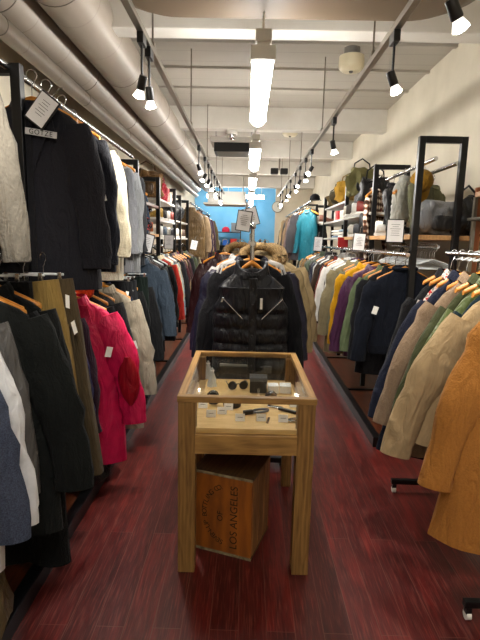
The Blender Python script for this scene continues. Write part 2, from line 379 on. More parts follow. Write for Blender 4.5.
for x, lab in ((-.95, 'white cross-mounted batten light before the blue wall, on the duct side'), (.1, 'white cross-mounted batten light before the blue wall, next to the partition')):
    t = thing('batten_light', lab, 'light', (x, 15.6, 2.9), group='white batten lights at the blue wall')
    ob('fixture_body', MB().box((0, 0, .05), (.8, .075, .05)), M['white_metal'], t, bev=.008)
    ob('diffuser', MB().lathe((0, 0, 0), [(.05, -.38), (.06, -.36), (.06, .36), (.05, .38)], 16, 'X'), M['tube'], t, smooth=True)
    for s in (-1, 1): ob('hanging_rod', MB().tube([(s*.3, 0, .07), (s*.3, 0, .5)], .006, 6), M['white_metal'], t)
# light tracks and spotlights
def track(x0, y0, x1, y1, lab):
    t = thing('light_track', lab, 'light track', ((x0+x1)/2, (y0+y1)/2, 2.65), math.atan2(-(x1-x0), y1-y0))
    L = math.hypot(x1-x0, y1-y0)
    ob('track_bar', MB().box((0, 0, 0), (.036, L, .035)), M['track_metal'], t, bev=.003)
    for k in range(6):
        y = -L/2+.75+k*(L-1)/5.4
        ob('ceiling_rod', MB().tube([(0, y, .015), (0, y, .74)], .006, 6), M['track_metal'], t)
        ob('rod_clamp', MB().box((0, y, .035), (.03, .06, .04)), M['track_metal'], t, bev=.003)
track(-.60, .4, -.60, 12.0, 'metal light track hanging beside the round ducts')
track(.74, .4, .74, 12.4, 'metal light track hanging on the cream wall side')
def aim_matrix(d):
    return d.to_track_quat('-Z', 'Y')
bulb_i = 0
def spotlight(x, y, z_tr, stem, dirv, lab, grp):
    t = thing('track_spotlight', lab, 'spotlight', (x, y, z_tr), group=grp)
    ob('adapter', MB().box((0, 0, -.045), (.035, .09, .055)), M['black_plastic'], t, bev=.004)
    ob('stem', MB().tube([(0, 0, -.06), (0, 0, -stem)], .007, 6), M['black_plastic'], t)
    d = Vector(dirv).normalized(); q = aim_matrix(d)
    hd = ob('lamp_head', MB().lathe((0, 0, 0), [(.02, .055), (.034, .05), (.036, -.05), (.03, -.06)], 14), M['black_plastic'], t, smooth=True, loc=(0, 0, -stem-.02))
    hd.rotation_mode = 'QUATERNION'; hd.rotation_quaternion = q
    ob('reflector', MB().lathe((0, 0, 0), [(.028, -.06), (.048, -.105), (.05, -.112)], 14), M['glow_cone'], hd, smooth=True)
    hd.scale = (.66, .66, .66)
    ob('bulb', MB().lathe((0, 0, 0), [(.046, -.112), (.046, -.118), (.02, -.13)], 14), M['bulb'], hd, smooth=True)
    l = bpy.data.lights.new('spot', 'SPOT'); l.energy = SPOT_POWER; l.color = SPOT_COLOUR; l.spot_size = R_(115); l.spot_blend = 1; l.shadow_soft_size = .05
    lo = bpy.data.objects.new('spot_glow', l); COL.objects.link(lo); lo.parent = hd; lo.location = (0, 0, -.15)
nm = ['first', 'second', 'third', 'fourth', 'fifth', 'sixth', 'seventh', 'eighth', 'ninth', 'tenth', 'eleventh', 'twelfth', 'thirteenth']
for i, (y, dx, dy) in enumerate([(1.3, -1, .3), (2.8, -.35, .3), (3.0, .05, .2), (5.9, .25, .3), (6.7, -.6, .1), (7.3, -.5, .3), (7.9, .1, -.4), (8.6, .3, .2), (9.3, -.4, .3), (10.1, .3, .2), (10.9, -.2, .3)]):
    spotlight(-.60, y, 2.65, .24, (dx, dy, -1), 'black track spotlight on the duct-side track, %s along the aisle' % nm[i], 'spotlights on the duct-side track')
for i, (y, dx, dy) in enumerate([(1.2, .8, .2), (1.95, .6, .2), (2.72, .45, .1), (4.5, .3, .3), (6.0, -.6, -.1), (6.6, .2, .3), (7.3, -.4, .3), (8.0, .3, .3), (8.9, -.4, .1), (9.8, .2, .2), (10.9, -.3, .3), (11.6, .2, .1)]):
    spotlight(.74, y, 2.65, .22, (dx, dy, -1), 'black track spotlight on the cream-wall track, %s along the aisle' % nm[i], 'spotlights on the wall-side track')

# ------------------------------------------------------------------ racks
def rack_frame(x_in, x_out, y, z_top, z_bot, side):
    "an upright end ladder of square tube"
    mb = MB(); w = .045
    return w
def post(name, t, x, y, z0, z1, w=.045): return ob(name, MB().box((x, y, (z0+z1)/2), (w, w, z1-z0)), M['black_steel'], t, bev=.003)
def bay_rack(name, lab, xi, xo, ys, ztop, platform=None, grp=None):
    t = thing(name, lab, 'rack', (0, 0, 0), group=grp)
    for y in ys:
        f = post('upright_post', t, xi, y, .08, ztop if not isinstance(ztop, dict) else ztop[y])
        post('upright_post', t, xo, y, .08, ztop if not isinstance(ztop, dict) else ztop[y])
        zt = ztop if not isinstance(ztop, dict) else ztop[y]
        ob('cross_bar', MB().box(((xi+xo)/2, y, zt-.022), (abs(xo-xi)-.045, .045, .045)), M['black_steel'], t, bev=.003)
    return t
ORD = iter(range(999))
# right side: posts
RX, RXO = 1.23, 1.53
YR = {3.62: 2.31, 4.85: 2.3, 6.2: 2.3, 7.9: 2.25, 8.9: 2.2, 10.9: 2.25, 13.4: 2.3}
rr = bay_rack('clothes_rack', 'long black steel clothes rack along the cream wall', RX, RXO, list(YR), YR)
def rail(t, x, y0, y1, z, r=.016, m='chrome', name='hanging_rail'):
    return ob(name, MB().tube([(x, y0, z), (x, y1, z)], r, 10), M[m], t, smooth=True)
def shelf(t, xa, xb, y0, y1, z, m='shelf_white', th=.025, name='shelf'):
    return ob(name, MB().box(((xa+xb)/2, (y0+y1)/2, z), (abs(xb-xa), y1-y0, th)), M[m], t, bev=.003)
RRX = 1.17
rail(rr, RRX, 3.55, 13.4, 1.47)
for y in YR: ob('rail_arm', MB().tube([(RX, y, 1.5), (RRX, y, 1.47)], .01, 6), M['black_steel'], rr)
rail(rr, 1.34, 3.62, 4.85, 2.16); rail(rr, 1.5, 3.62, 4.85, 2.13)
rail(rr, 1.02, 8.0, 13.4, 2.2)
for y in (8.9, 10.9, 13.4): ob('rail_arm', MB().box((1.13, y, 2.2), (.24, .03, .03)), M['black_steel'], rr)
shelf(rr, 1.2, 1.85, 3.64, 4.83, 1.6, 'shelf_wood', .035)
shelf(rr, 1.2, 1.85, 4.87, 6.18, 1.6, 'shelf_wood', .035)
shelf(rr, 1.2, 1.85, 4.87, 6.18, 1.84)
for z in (1.6, 1.84, 2.06): shelf(rr, 1.22, 1.85, 6.22, 7.88, z)
for z in (1.6, 1.84): shelf(rr, 1.22, 1.85, 7.92, 8.88, z)
# left side
LX, LXO = -1.05, -1.5
YL = {1.12: 2.3, 2.28: 2.3, 4.6: 2.26, 5.7: 2.24, 6.95: 2.24, 7.5: 2.2, 8.45: 2.2, 11.0: 2.2, 13.0: 2.2}
lr = bay_rack('clothes_rack', 'long black steel clothes rack under the round ducts', LX, LXO, list(YL), YL)
LRX = -1.12
rail(lr, LRX, 4.6, 13.2, 1.45)
rail(lr, LRX, 2.3, 4.6, 1.31)
rail(lr, LRX, .9, 2.26, 1.45)
rail(lr, -1.08, .9, 4.58, 2.28)
rail(lr, -1.0, 8.5, 13, 2.16)
for y in YL: ob('rail_arm', MB().tube([(LX, y, 1.4), (LRX, y, 1.45)], .01, 6), M['black_steel'], lr)
shelf(lr, -1.04, -1.7, .9, 2.26, 1.56, 'shelf_wood', .035)
shelf(lr, -1.04, -1.7, 4.62, 5.68, 1.58, 'shelf_wood', .03)
shelf(lr, -1.04, -1.7, 4.62, 5.68, 1.9, 'brown_board', .03)
for z in (1.55, 1.76, 2.0): shelf(lr, -1.04, -1.7, 5.72, 6.93, z)
for z in (1.55, 1.8): shelf(lr, -1.04, -1.7, 7.0, 8.4, z)
# platforms
def platform(lab, x0, x1, y0, y1, divs, grp=None):
    t = thing('floor_platform', lab, 'platform', ((x0+x1)/2, (y0+y1)/2, 0), group=grp)
    w, d = abs(x1-x0), y1-y0; s = 1 if x0 > 0 else -1
    inner = -s*(w/2-.03)
    ob('edge_board', MB().box((inner, 0, .04), (.06, d, .08)), M['black_steel'], t, bev=.004)
    ob('edge_board', MB().box((s*(w/2-.03), 0, .04), (.06, d, .08)), M['black_steel'], t, bev=.004)
    for y in (y0+.03, y1-.03): ob('end_board', MB().box((0, y-(y0+y1)/2, .04), (w-.12, .06, .08)), M['black_steel'], t, bev=.004)
    ys = [y0+.06]+divs+[y1-.06]
    for a, b in zip(ys[:-1], ys[1:]):
        ob('top_board', MB().box((0, (a+b)/2-(y0+y1)/2, .036), (w-.12, b-a-.03, .055)), M['brown_board'], t)
    for y in divs: ob('divider', MB().box((0, y-(y0+y1)/2, .04), (w-.12, .03, .078)), M['black_steel'], t)
platform('low black-edged brown platform under the cream wall rack', 1.0, 1.86, 3.5, 13.6, [4.75, 6.1, 7.8, 8.9, 10.9])
platform('low black-edged brown platform under the duct-side rack', -.88, -1.82, 1.0, 13.4, [2.28, 4.6, 5.7, 7, 8.4, 11])

# ------------------------------------------------------------------ garments
def superring(cx, cy, z, hw, th, n=28, fold=0, ph=0, sq=2.6, seed=0, kf=16):
    out = []
    for j in range(n):
        t = 2*math.pi*j/n; c, s_ = math.cos(t), math.sin(t)
        x = hw*math.copysign(abs(c)**(2/sq), c); y = th*math.copysign(abs(s_)**(2/sq), s_)
        nz = noise.noise(Vector((x*5+seed*3.1, math.copysign(1, s_)*2+seed, z*3.2)))
        y += fold*math.sin(x*kf+ph+z*2.2)*(.6+nz) + fold*1.1*nz
        x += nz*fold*.7
        out.append(Vector((cx+x, cy+y, z)))
    return out
def body_mesh(L, sh, chest, hem, th, seed=0, quilt=0, neck=.07, drop=.115, fold=.012, slope=.085):
    if not quilt: th *= .78
    zs = -drop; rg = []
    prof = [(0, neck, .55), (-.012, neck+.012, .7), (-.3*slope, sh*.5, .75), (-.68*slope, sh*.8, .8), (-slope, sh*.95, .85), (-slope-.03, sh*1.0, .95)]
    for dz, hw, tf in prof: rg.append(superring(0, 0, zs+dz, hw, th*tf, fold=0, seed=seed))
    z0 = zs-slope-.03; z1 = -drop-L; N = 22
    for i in range(1, N+1):
        t = i/N; z = z0+(z1-z0)*t
        hw = sh+(chest-sh)*min(1, t*4) if t < .25 else chest+(hem-chest)*((t-.25)/.75)
        q = 1
        if quilt: q = 1+.16*abs(math.sin(math.pi*quilt*t))-.1
        rg.append(superring(0, 0, z+.006*noise.noise(Vector((seed, t*4, 0))), hw*(.96+.04*q), th*q*(1+.12*t), fold=fold*(.35+t), ph=seed*1.7, seed=seed))
    mb = MB().rings(rg, cap=True); return mb
def sleeve_path(side, sh, drop, L, flare, seed, slope=.085):
    rnd = random.Random(seed*11+(5 if side > 0 else 2)); f = flare+rnd.uniform(-.03, .03)
    x0, z0 = sh*.86, -drop-slope-.02
    pts = []
    for i in range(12):
        t = i/11
        x = x0 + f*(1-(1-t)**1.7) ; z = z0-L*t; y = -.035*t*t+.01*math.sin(t*5+seed)-.012*t
        pts.append(Vector((side*x, y, z)))
    return pts
def sleeve_mesh(side, sh, drop, L, flare, r0, r1, seed, quilt=0, slope=.085):
    pts = sleeve_path(side, sh, drop, L, flare, seed, slope); rs = []
    for i in range(12):
        t = i/11; r = r0+(r1-r0)*t
        r *= 1+.07*math.sin(t*13+seed)
        if quilt: r *= 1+.1*abs(math.sin(math.pi*quilt*.8*t))
        if i == 0: r *= .75
        rs.append(r)
    mb = MB().tube(pts, rs, 14, .5)
    for k in range(len(mb.v)):
        v = Vector(mb.v[k]); nz = noise.noise(v*9+Vector((seed, 0, 0)))+.5*noise.noise(v*21+Vector((0, seed, 0))); mb.v[k] = (v.x+nz*.016, v.y+nz*.014, v.z)
    return mb
CACHE = {}
def cached(key, fn):
    if key not in CACHE: CACHE[key] = fn()
    return CACHE[key]
KIND = {  # L, shoulder, chest, hem, thickness, sleeve length, flare, r0, r1, extras
 'jacket': dict(L=.66, sh=.205, ch=.235, hm=.235, th=.05, sl=.60, fl=.13, r0=.085, r1=.055, collar='fold', front=1),
 'long_jacket': dict(L=.86, sh=.21, ch=.245, hm=.26, th=.055, sl=.63, fl=.13, r0=.09, r1=.06, collar='fold', front=1),
 'coat': dict(L=1.04, sh=.21, ch=.25, hm=.29, th=.06, sl=.66, fl=.13, r0=.095, r1=.065, collar='lapel', front=1),
 'shirt': dict(L=.72, sh=.2, ch=.225, hm=.23, th=.028, sl=.6, fl=.14, r0=.07, r1=.04, collar='fold', front=1),
 'sweater': dict(L=.64, sh=.2, ch=.24, hm=.215, th=.04, sl=.6, fl=.12, r0=.08, r1=.048, collar='ring', rib=1),
 'hoodie': dict(L=.66, sh=.21, ch=.24, hm=.22, th=.048, sl=.61, fl=.12, r0=.085, r1=.05, collar='hood', rib=1),
 'puffer': dict(L=.68, sh=.21, ch=.25, hm=.24, th=.075, sl=.6, fl=.13, r0=.1, r1=.065, collar='stand', quilt=8, front=1),
 'vest': dict(L=.62, sh=.2, ch=.235, hm=.235, th=.07, sl=0, collar='stand', quilt=6, front=1, fl=0, r0=0, r1=0),
 'parka': dict(L=.98, sh=.215, ch=.255, hm=.27, th=.07, sl=.63, fl=.13, r0=.1, r1=.065, collar='furhood', front=1),
 'trousers': dict(),
 'dress': dict(L=1.1, sh=.17, ch=.2, hm=.3, th=.035, sl=0, fl=0, r0=0, r1=0, collar='ring'),
}
def collar_mesh(kind, th, seed):
    z = -.115
    if kind == 'ring':
        pts = [(.078*math.cos(t), .034*math.sin(t), z+.006+.018*max(0, math.sin(t))) for t in [2*math.pi*k/20 for k in range(21)]]
        return MB().tube(pts, .013, 8, cap=False)
    if kind == 'stand':
        rg = [[Vector((hw*math.cos(t), d*math.sin(t)*.7, z+h)) for t in [2*math.pi*k/20 for k in range(20)]] for hw, d, h in ((.095, .07, -.03), (.088, .072, .02), (.082, .068, .05), (.068, .055, .052), (.06, .05, .0))]
        return MB().rings(rg, False)
    if kind in ('hood', 'furhood'):
        rg = []
        for hw, d, h, cy in ((.10, .05, -.05, .0), (.115, .075, -.02, .01), (.12, .085, .02, .02), (.10, .07, .06, .03), (.05, .04, .075, .035)):
            rg.append([Vector((hw*math.cos(t), cy+d*math.sin(t)+.01*noise.noise(Vector((t, h*20, seed))), z+h-(.05 if math.sin(t) < -.3 else 0)*(1 if h > 0 else 0))) for t in [2*math.pi*k/24 for k in range(24)]])
        return MB().rings(rg)
    # folded shirt or lapel collar
    mb = MB(); rg = []
    for hw, d, h in ((.076, .046, .022), (.085, .055, .018), (.105, .064, -.025), (.098, .058, -.03)):
        rg.append([Vector((hw*math.cos(t), d*math.sin(t), z+h-.035*max(0, -math.sin(t))**2)) for t in [2*math.pi*k/24 for k in range(24)]])
    mb.rings(rg, False)
    if kind == 'lapel':
        for s in (-1, 1):
            y = -th-.012
            mb.add([(s*.02, y+.012, z-.03), (s*.09, y+.02, z-.04), (s*.115, y+.004, z-.14), (s*.075, y, z-.17), (s*.012, y, z-.33),
                    (s*.02, y+.02, z-.03), (s*.09, y+.028, z-.04), (s*.115, y+.012, z-.14), (s*.075, y+.01, z-.17), (s*.012, y+.01, z-.33)],
                   [(0, 1, 2, 3, 4), (9, 8, 7, 6, 5), (0, 5, 6, 1), (1, 6, 7, 2), (2, 7, 8, 3), (3, 8, 9, 4), (4, 9, 5, 0)])
    return mb
CXR = .03
def garment(kind, col, x, y, z, label, cat, name=None, fk='cotton', yaw=0, tilt=0, var=0, lscale=1.0, wscale=1.0, grp=None, tags=0, hanger='wood', front_col=None, collar_col=None, flare=1.0, detail=True, hlabel=None, stripes=None, trim=None, roll=0, zscale=1, hdx=0, slope=.085):
    m = fabric(col, fk)
    nmx = name or {'long_jacket': 'jacket', 'puffer': 'puffer_jacket', 'hoodie': 'hooded_sweatshirt', 'vest': 'padded_vest'}.get(kind, kind)
    t = thing(nmx, label, cat, (x, y, z), rot=(tilt, roll, yaw), group=grp)
    t.scale = (wscale, 1, zscale)
    if kind == 'trousers':
        def f():
            mb = MB(); rg = []
            for i in range(5):
                q = i/4; rg.append(superring(0, 0, -.1-.22*q, .175+.02*q, .028+.012*q, fold=.003, seed=var))
            mb.rings(rg)
            return mb.mesh('waist', True)
        def g(side):
            def k():
                rg = []
                for i in range(16):
                    q = i/15; rg.append(superring(side*(.098-.004*q), .004*math.sin(q*6+var), -.31-.72*q, .096-.018*q, .036-.004*q, n=18, fold=.006, ph=var+side, seed=var+side*.3))
                return MB().rings(rg).mesh('leg', True)
            return k
        b = link('waistband', cached(('trw', var), f), m, t)
        for s in (-1, 1):
            o = link('trouser_leg', cached(('trl', var, s), g(s)), m, t); o.scale = (1, 1, lscale); o.location = (0, 0, (lscale-1)*.31)
        if hanger:
            h = thing('clip_hanger', hlabel or ('clear clip hanger gripping the ' + label.split(',')[0])[:200], 'hanger', (x+hdx, y, z), rot=(0, 0, yaw), group='clip hangers holding trousers'); h.scale = (.55 if wscale < .7 else 1, 1, 1)
            def fh(): return MB().tube([(-.17, 0, -.075), (.17, 0, -.075)], .006, 6).mesh('bar', True)
            def fc(): return MB().box((-.14, 0, -.09), (.035, .02, .05)).mesh('clip', False, .004)
            def fc2(): return MB().box((.14, 0, -.09), (.035, .02, .05)).mesh('clip', False, .004)
            link('bar', cached('clipbar', fh), M['clear_plastic'], h); link('clip', cached('clipclip', fc), M['chrome'], h); link('clip', cached('clipclip2', fc2), M['chrome'], h)
            link('hook', cached('hook', hook_mesh), M['hook'], h)
    else:
        k = KIND[kind]; q = k.get('quilt', 0); L = k['L']*lscale
        def fb(): return body_mesh(L, k['sh'], k['ch'], k['hm'], k['th'], seed=var+1, quilt=q, slope=slope, fold=.009 if q or kind == 'sweater' else .017).mesh('body', True)
        link('body', cached((kind, 'b', var, lscale, slope), fb), m, t)
        if k['sl']:
            for s in (-1, 1):
                def fs(): return sleeve_mesh(s, k['sh'], .115, k['sl']*(1 if lscale < 1.1 else 1.05), k['fl']*flare, k['r0'], k['r1'], var+1, q, slope).mesh('sleeve', True)
                o = link('sleeve', cached((kind, 's', var, s, flare, lscale > 1.1, slope), fs), m, t)
                if detail:
                    pth = sleeve_path(s, k['sh'], .115, k['sl']*(1 if lscale < 1.1 else 1.05), k['fl']*flare, var+1, slope)
                    def fc():
                        a, b_ = pth[-2], pth[-1]; d = (b_-a).normalized()
                        return MB().tube([b_-d*.045, b_-d*.02, b_+d*.004, b_+d*.006], [k['r1']*1.06, k['r1']*1.07, k['r1']*1.05, k['r1']*.8], 14, .52, cap=False).mesh('cuff', True)
                    link('cuff', cached((kind, 'c', var, s, flare, lscale > 1.1, slope), fc), m if not k.get('rib') else fabric(shade(col, .85), 'knit'), o)
                if stripes:
                    for dk in (-.016, 0.002, .02):
                        def fst():
                            pts = [p+Vector((s*(k['r0']*(1-.35*i/11)*.72+dk), -k['r0']*.30, 0)) for i, p in enumerate(pth)]
                            pts = [Vector((s*.085+s*dk*1.0, -.05, -.125)), Vector((s*.15+s*dk, -.055, -.15))] + [Vector((s*(abs(p.x)-.008)+s*dk*1.1, p.y-k['r0']*(.5-.16*i/11)-.004, p.z)) for i, p in enumerate(sleeve_path(s, k['sh'], .115, k['sl'], k['fl']*flare, var+1))]
                            return MB().tube(pts, .006, 6, .5).mesh('sleeve_stripe', True)
                        link('sleeve_stripe', fst(), stripes, o)
        cm = fabric(collar_col, fk) if collar_col else m
        ck = k.get('collar')
        link('hood' if 'hood' in (ck or '') else 'collar', cached(('collar', ck, k['th'], var % 2), lambda: collar_mesh(ck, k['th'], var).mesh('collar', True)), cm, t)
        if ck == 'furhood':
            def ff():
                pts = [(.115*math.cos(a), -.02-.05*math.sin(a)**2+.05*max(0, math.sin(a)), -.11+.085*math.sin(a)) for a in [2*math.pi*i/28 for i in range(29)]]
                mb = MB().tube(pts, .032, 10, cap=False)
                for i in range(len(mb.v)):
                    v = Vector(mb.v[i]); nz = noise.noise(v*38); mb.v[i] = tuple(v*(1+.10*nz)+Vector((0, 0, .012*nz)))
                return mb.mesh('fur_trim', True)
            link('fur_trim', cached('fur', ff), fabric(trim or '#b08a5c', 'fur'), t)
        if k.get('front') and detail:
            L2 = L
            def ff(): return MB().box((0, -k['th']*1.12-.004, -.115-.05-(L2-.08)/2), (.03, .012, L2-.1)).mesh('placket', False, .004)
            link('front_placket', cached((kind, 'f', lscale), ff), fabric(front_col or shade(col, .8), fk), t)
        if k.get('rib') and detail:
            def fr(): return MB().rings([superring(0, 0, -.115-L+dz, k['hm']*sc, k['th']*sc*1.1, fold=.004, seed=var+1) for dz, sc in ((.05, 1.02), (.0, 1.0), (-.015, .97))]).mesh('hem_band', True)
            link('hem_band', cached((kind, 'h', var, lscale), fr), fabric(shade(col, .85), 'knit'), t)
        if hanger:
            lab = hlabel or (('wooden' if hanger == 'wood' else 'dark') + ' hanger under the ' + label.split(',')[0])
            wh = w_hanger(x, y, z, lab, yaw, hanger)
            if slope > .1: wh.scale = (.62, 1, 1); wh.rotation_euler = (tilt, roll, yaw)
    for j in range(tags):
        tg = ob('price_tag', MB().box((0, 0, 0), (.035, .004, .06)), M['tag'], t)
        side = 1 if x < 0 else -1
        tg.location = (side*(.2+.05*j), -.09-.01*j, -.42-.09*j) if kind != 'trousers' else (side*(.13+.045*j), -.06-.01*j, -.2-.12*j)
        tg.rotation_euler = (0, .25*(-1)**j, side*.4)
    return t
def hook_mesh():
    pts = [(0, 0, -.1), (0, 0, -.045)]
    for k in range(11):
        a = R_(-90+27*k); pts.append((.0245*math.cos(a), 0, -.0005+.0245*math.sin(a)+.0005))
    pts = [(0, 0, -.1), (0, 0, -.04), (.012, 0, -.028)] + [(.0245*math.cos(R_(a)), 0, .0245*math.sin(R_(a))) for a in (-50, -25, 0, 30, 60, 90, 120, 150, 180, 200)]
    return MB().tube(pts, .0028, 6).mesh('hook', True)
def hanger_mesh():
    rg = []
    for i in range(17):
        u = -1+i/8; x = u*.2; zc = -.112-.085*abs(u)**1.25+.004; h = .019*(1-.3*abs(u)); w = .011*(1+.25*abs(u))
        y = .018*u*u
        rg.append([Vector((x, y+w*math.cos(t), zc+h*math.sin(t))) for t in [2*math.pi*j/10 for j in range(10)]])
    return MB().rings(rg).mesh('shoulder_bar', True)
def w_hanger(x, y, z, lab, yaw=0, kind='wood', grp='hangers holding clothes', shared=False):
    t = thing('clothes_hanger', lab, 'hanger', (x, y, z), yaw, group=grp, shared=shared)
    link('shoulder_bar', cached('hbar', hanger_mesh), M['hanger_wood'] if kind == 'wood' else M['dark_wood_hanger'] if kind == 'dark' else M['clear_plastic'], t)
    link('hook', cached('hook', hook_mesh), M['hook'], t)
    return t

CATS = {'jacket': 'jacket', 'long_jacket': 'jacket', 'coat': 'coat', 'shirt': 'shirt', 'sweater': 'sweater', 'hoodie': 'hoodie', 'puffer': 'puffer jacket', 'vest': 'vest', 'parka': 'parka', 'trousers': 'trousers', 'dress': 'dress'}
def row(items, x, z, where, grp, y=None, jitter=.5):
    "items: (short description, kind, colour, fabric, y, extra dict) from near to far"
    prev = None; rnd = random.Random(len(items)*13+int(z*10))
    for i, it in enumerate(items):
        desc, kind, col, fk, yy = it[:5]; ex = dict(it[5]) if len(it) > 5 else {}
        if prev is None: lab = '%s, first on %s' % (desc, where)
        else: lab = '%s, just behind the %s on %s' % (desc, prev, where)
        n = len(lab.split())
        if n > 16: lab = '%s, just behind the %s' % (desc, prev)
        if len(lab.split()) > 16: lab = '%s, behind the %s' % (desc, prev.split(' with ')[0])
        if i and len(prev.split()) > 5: prev = prev.replace(' with white sleeve stripes', '')
        sgn = 1 if x < 0 else -1
        args = dict(yaw=sgn*R_(rnd.uniform(-3, 9)), var=rnd.randrange(4), wscale=rnd.uniform(.95, 1.05))
        hl = '%s %s, behind the %s' % ('clip hanger of the' if kind == 'trousers' else 'wooden hanger in the', desc, prev) if prev else '%s %s, first on %s' % ('clip hanger gripping the' if kind == 'trousers' else 'wooden hanger inside the', desc, where)
        args['hlabel'] = hl
        args['hanger'] = 'wood' if (yy < 4.4 or x == CXR or rnd.random() < .4) else rnd.choice(['dark', 'clear'])
        if kind != 'trousers': args['hlabel'] = hl.replace('wooden hanger', args['hanger']+' hanger' if args['hanger'] != 'wood' else 'wooden hanger')
        if len(args['hlabel'].split()) > 16: args['hlabel'] = args['hlabel'].replace(' with silver lettered strip', '').replace(' with flap pockets', '').replace(' with white sleeve stripes', '')
        if len(args['hlabel'].split()) > 16: args['hlabel'] = args['hlabel'].split(',')[0]+', on '+where
        if len(args['hlabel'].split()) > 16: args['hlabel'] = args['hlabel'].split(', on')[0]
        args['detail'] = yy < 7.5; args['flare'] = .8
        dx = ex.pop('dx', rnd.uniform(-.02, .02))*1.0
        args.update(ex)
        zz = z
        garment(kind, col, x+dx, yy, zz, lab, CATS[kind], fk=fk, grp=grp, **args)
        prev = desc
# ---- right rack, lower rail
R1 = [
 ('navy crewneck sweatshirt', 'sweater', '#10141f', 'cotton', 3.68, dict(yaw=R_(-2), tags=1, lscale=1.0, wscale=1.12, flare=1.1, dx=.03, var=0)),
 ('black fleece jacket', 'long_jacket', '#151518', 'wool', 3.84, dict(tags=1, lscale=1.0)),
 ('sage green overshirt', 'jacket', '#5f6b4d', 'cotton', 3.97, dict(dx=-.01)),
 ('purple satin bomber', 'jacket', '#4d2946', 'satin', 4.12, dict(lscale=1.2, dx=-.06, wscale=1.05)),
 ('charcoal zip jacket', 'jacket', '#25252a', 'nylon', 4.25, dict(dx=.04)),
 ('bright yellow windbreaker', 'jacket', '#c48f12', 'cotton', 4.40, dict(lscale=1.2, dx=-.07)),
 ('faded black denim jacket', 'jacket', '#2c2d33', 'denim', 4.53, dict(dx=-.01)),
 ('olive drab shirt', 'shirt', '#4f5237', 'cotton', 4.66, dict(dx=.04)),
 ('grey green field jacket', 'long_jacket', '#6a6a55', 'cotton', 4.82, dict(lscale=1.0)),
 ('khaki long parka', 'coat', '#7d7358', 'cotton', 4.97, dict(lscale=.92, dx=-.06)),
 ('plum cardigan', 'sweater', '#43264a', 'knit', 5.10, {}),
 ('white sweatshirt', 'sweater', '#bdbbb6', 'cotton', 5.24, dict(lscale=1.2, dx=-.05)),
 ('black coach jacket', 'jacket', '#17171a', 'nylon', 5.37, {}),
 ('white track jacket', 'jacket', '#d6d4cf', 'nylon', 5.52, dict(dx=-.05, lscale=1.1)),
 ('grey hoodie', 'hoodie', '#8b8984', 'cotton', 5.68, {}),
 ('black and red jacket', 'jacket', '#1c1618', 'nylon', 5.82, dict(front_col='#a02020', collar_col='#8d1f1f')),
 ('brick red shirt', 'shirt', '#6e2a22', 'cotton', 5.96, {}),
 ('black wool blazer', 'jacket', '#141416', 'wool', 6.10, {}),
 ('dark brown jacket', 'long_jacket', '#33261d', 'wool', 6.26, {}),
 ('light grey zip jacket', 'jacket', '#9a9a95', 'nylon', 6.42, {}),
 ('navy anorak', 'jacket', '#1d2233', 'nylon', 6.58, {}),
 ('stone coloured jacket', 'jacket', '#8c8473', 'cotton', 6.74, {}),
 ('black puffer', 'puffer', '#121214', 'nylon', 6.92, {}),
 ('forest green puffer', 'puffer', '#2f3b2b', 'nylon', 7.14, {}),
 ('olive quilted puffer', 'puffer', '#474c33', 'nylon', 7.36, {}),
 ('grey tweed coat', 'jacket', '#55534f', 'wool', 7.56, {}),
 ('camel brown jacket', 'jacket', '#6d5536', 'cotton', 7.75, {}),
 ('black work jacket', 'jacket', '#1a1a1a', 'cotton', 7.95, {}),
 ('tan field coat', 'long_jacket', '#8a744f', 'cotton', 8.2, {}),
 ('slate blue jacket', 'jacket', '#33414f', 'denim', 8.45, {}),
 ('moss green shirt', 'shirt', '#4a4a30', 'cotton', 8.7, {}),
 ('ivory jacket', 'jacket', '#b8b0a0', 'cotton', 8.95, {}),
 ('inky black coat', 'long_jacket', '#121213', 'wool', 9.25, {}),
 ('rust brown jacket', 'jacket', '#5a3726', 'leather', 9.6, {}),
 ('dusty khaki coat', 'long_jacket', '#746a4c', 'cotton', 9.95, {}),
 ('graphite jacket', 'jacket', '#2b2d30', 'nylon', 10.3, {}),
 ('beige duffle coat', 'long_jacket', '#a08a68', 'wool', 10.7, {}),
 ('midnight blue coat', 'long_jacket', '#181c2a', 'wool', 11.1, {}),
]
row(R1, RRX, 1.47, 'the lower rail by the cream wall', 'clothes on the lower wall-side rail')
# yellow lining patch showing on the parka's side
# ---- right, upper rail with turquoise
R2 = [('turquoise zip jacket', 'long_jacket', '#1a6272', 'nylon', 8.35, dict(wscale=.66, yaw=R_(-40), dx=-.01)),
 ('dark grey fleece', 'long_jacket', '#3b3a3d', 'wool', 8.5, {}), ('mauve grey sweater', 'long_jacket', '#6b5a5a', 'knit', 8.85, {}), ('washed black jacket', 'long_jacket', '#1f1f22', 'cotton', 9.2, {}),
 ('taupe suede jacket', 'long_jacket', '#7c6650', 'cotton', 9.6, {}), ('black nylon coat', 'long_jacket', '#151517', 'nylon', 10.1, {}), ('pale tan jacket', 'long_jacket', '#9a8465', 'cotton', 10.6, {}),
 ('deep grey coat', 'long_jacket', '#2d2c2e', 'wool', 11.2, {})]
row(R2, 1.02, 2.2, 'the upper rail by the cream wall', 'clothes on the upper wall-side rail')
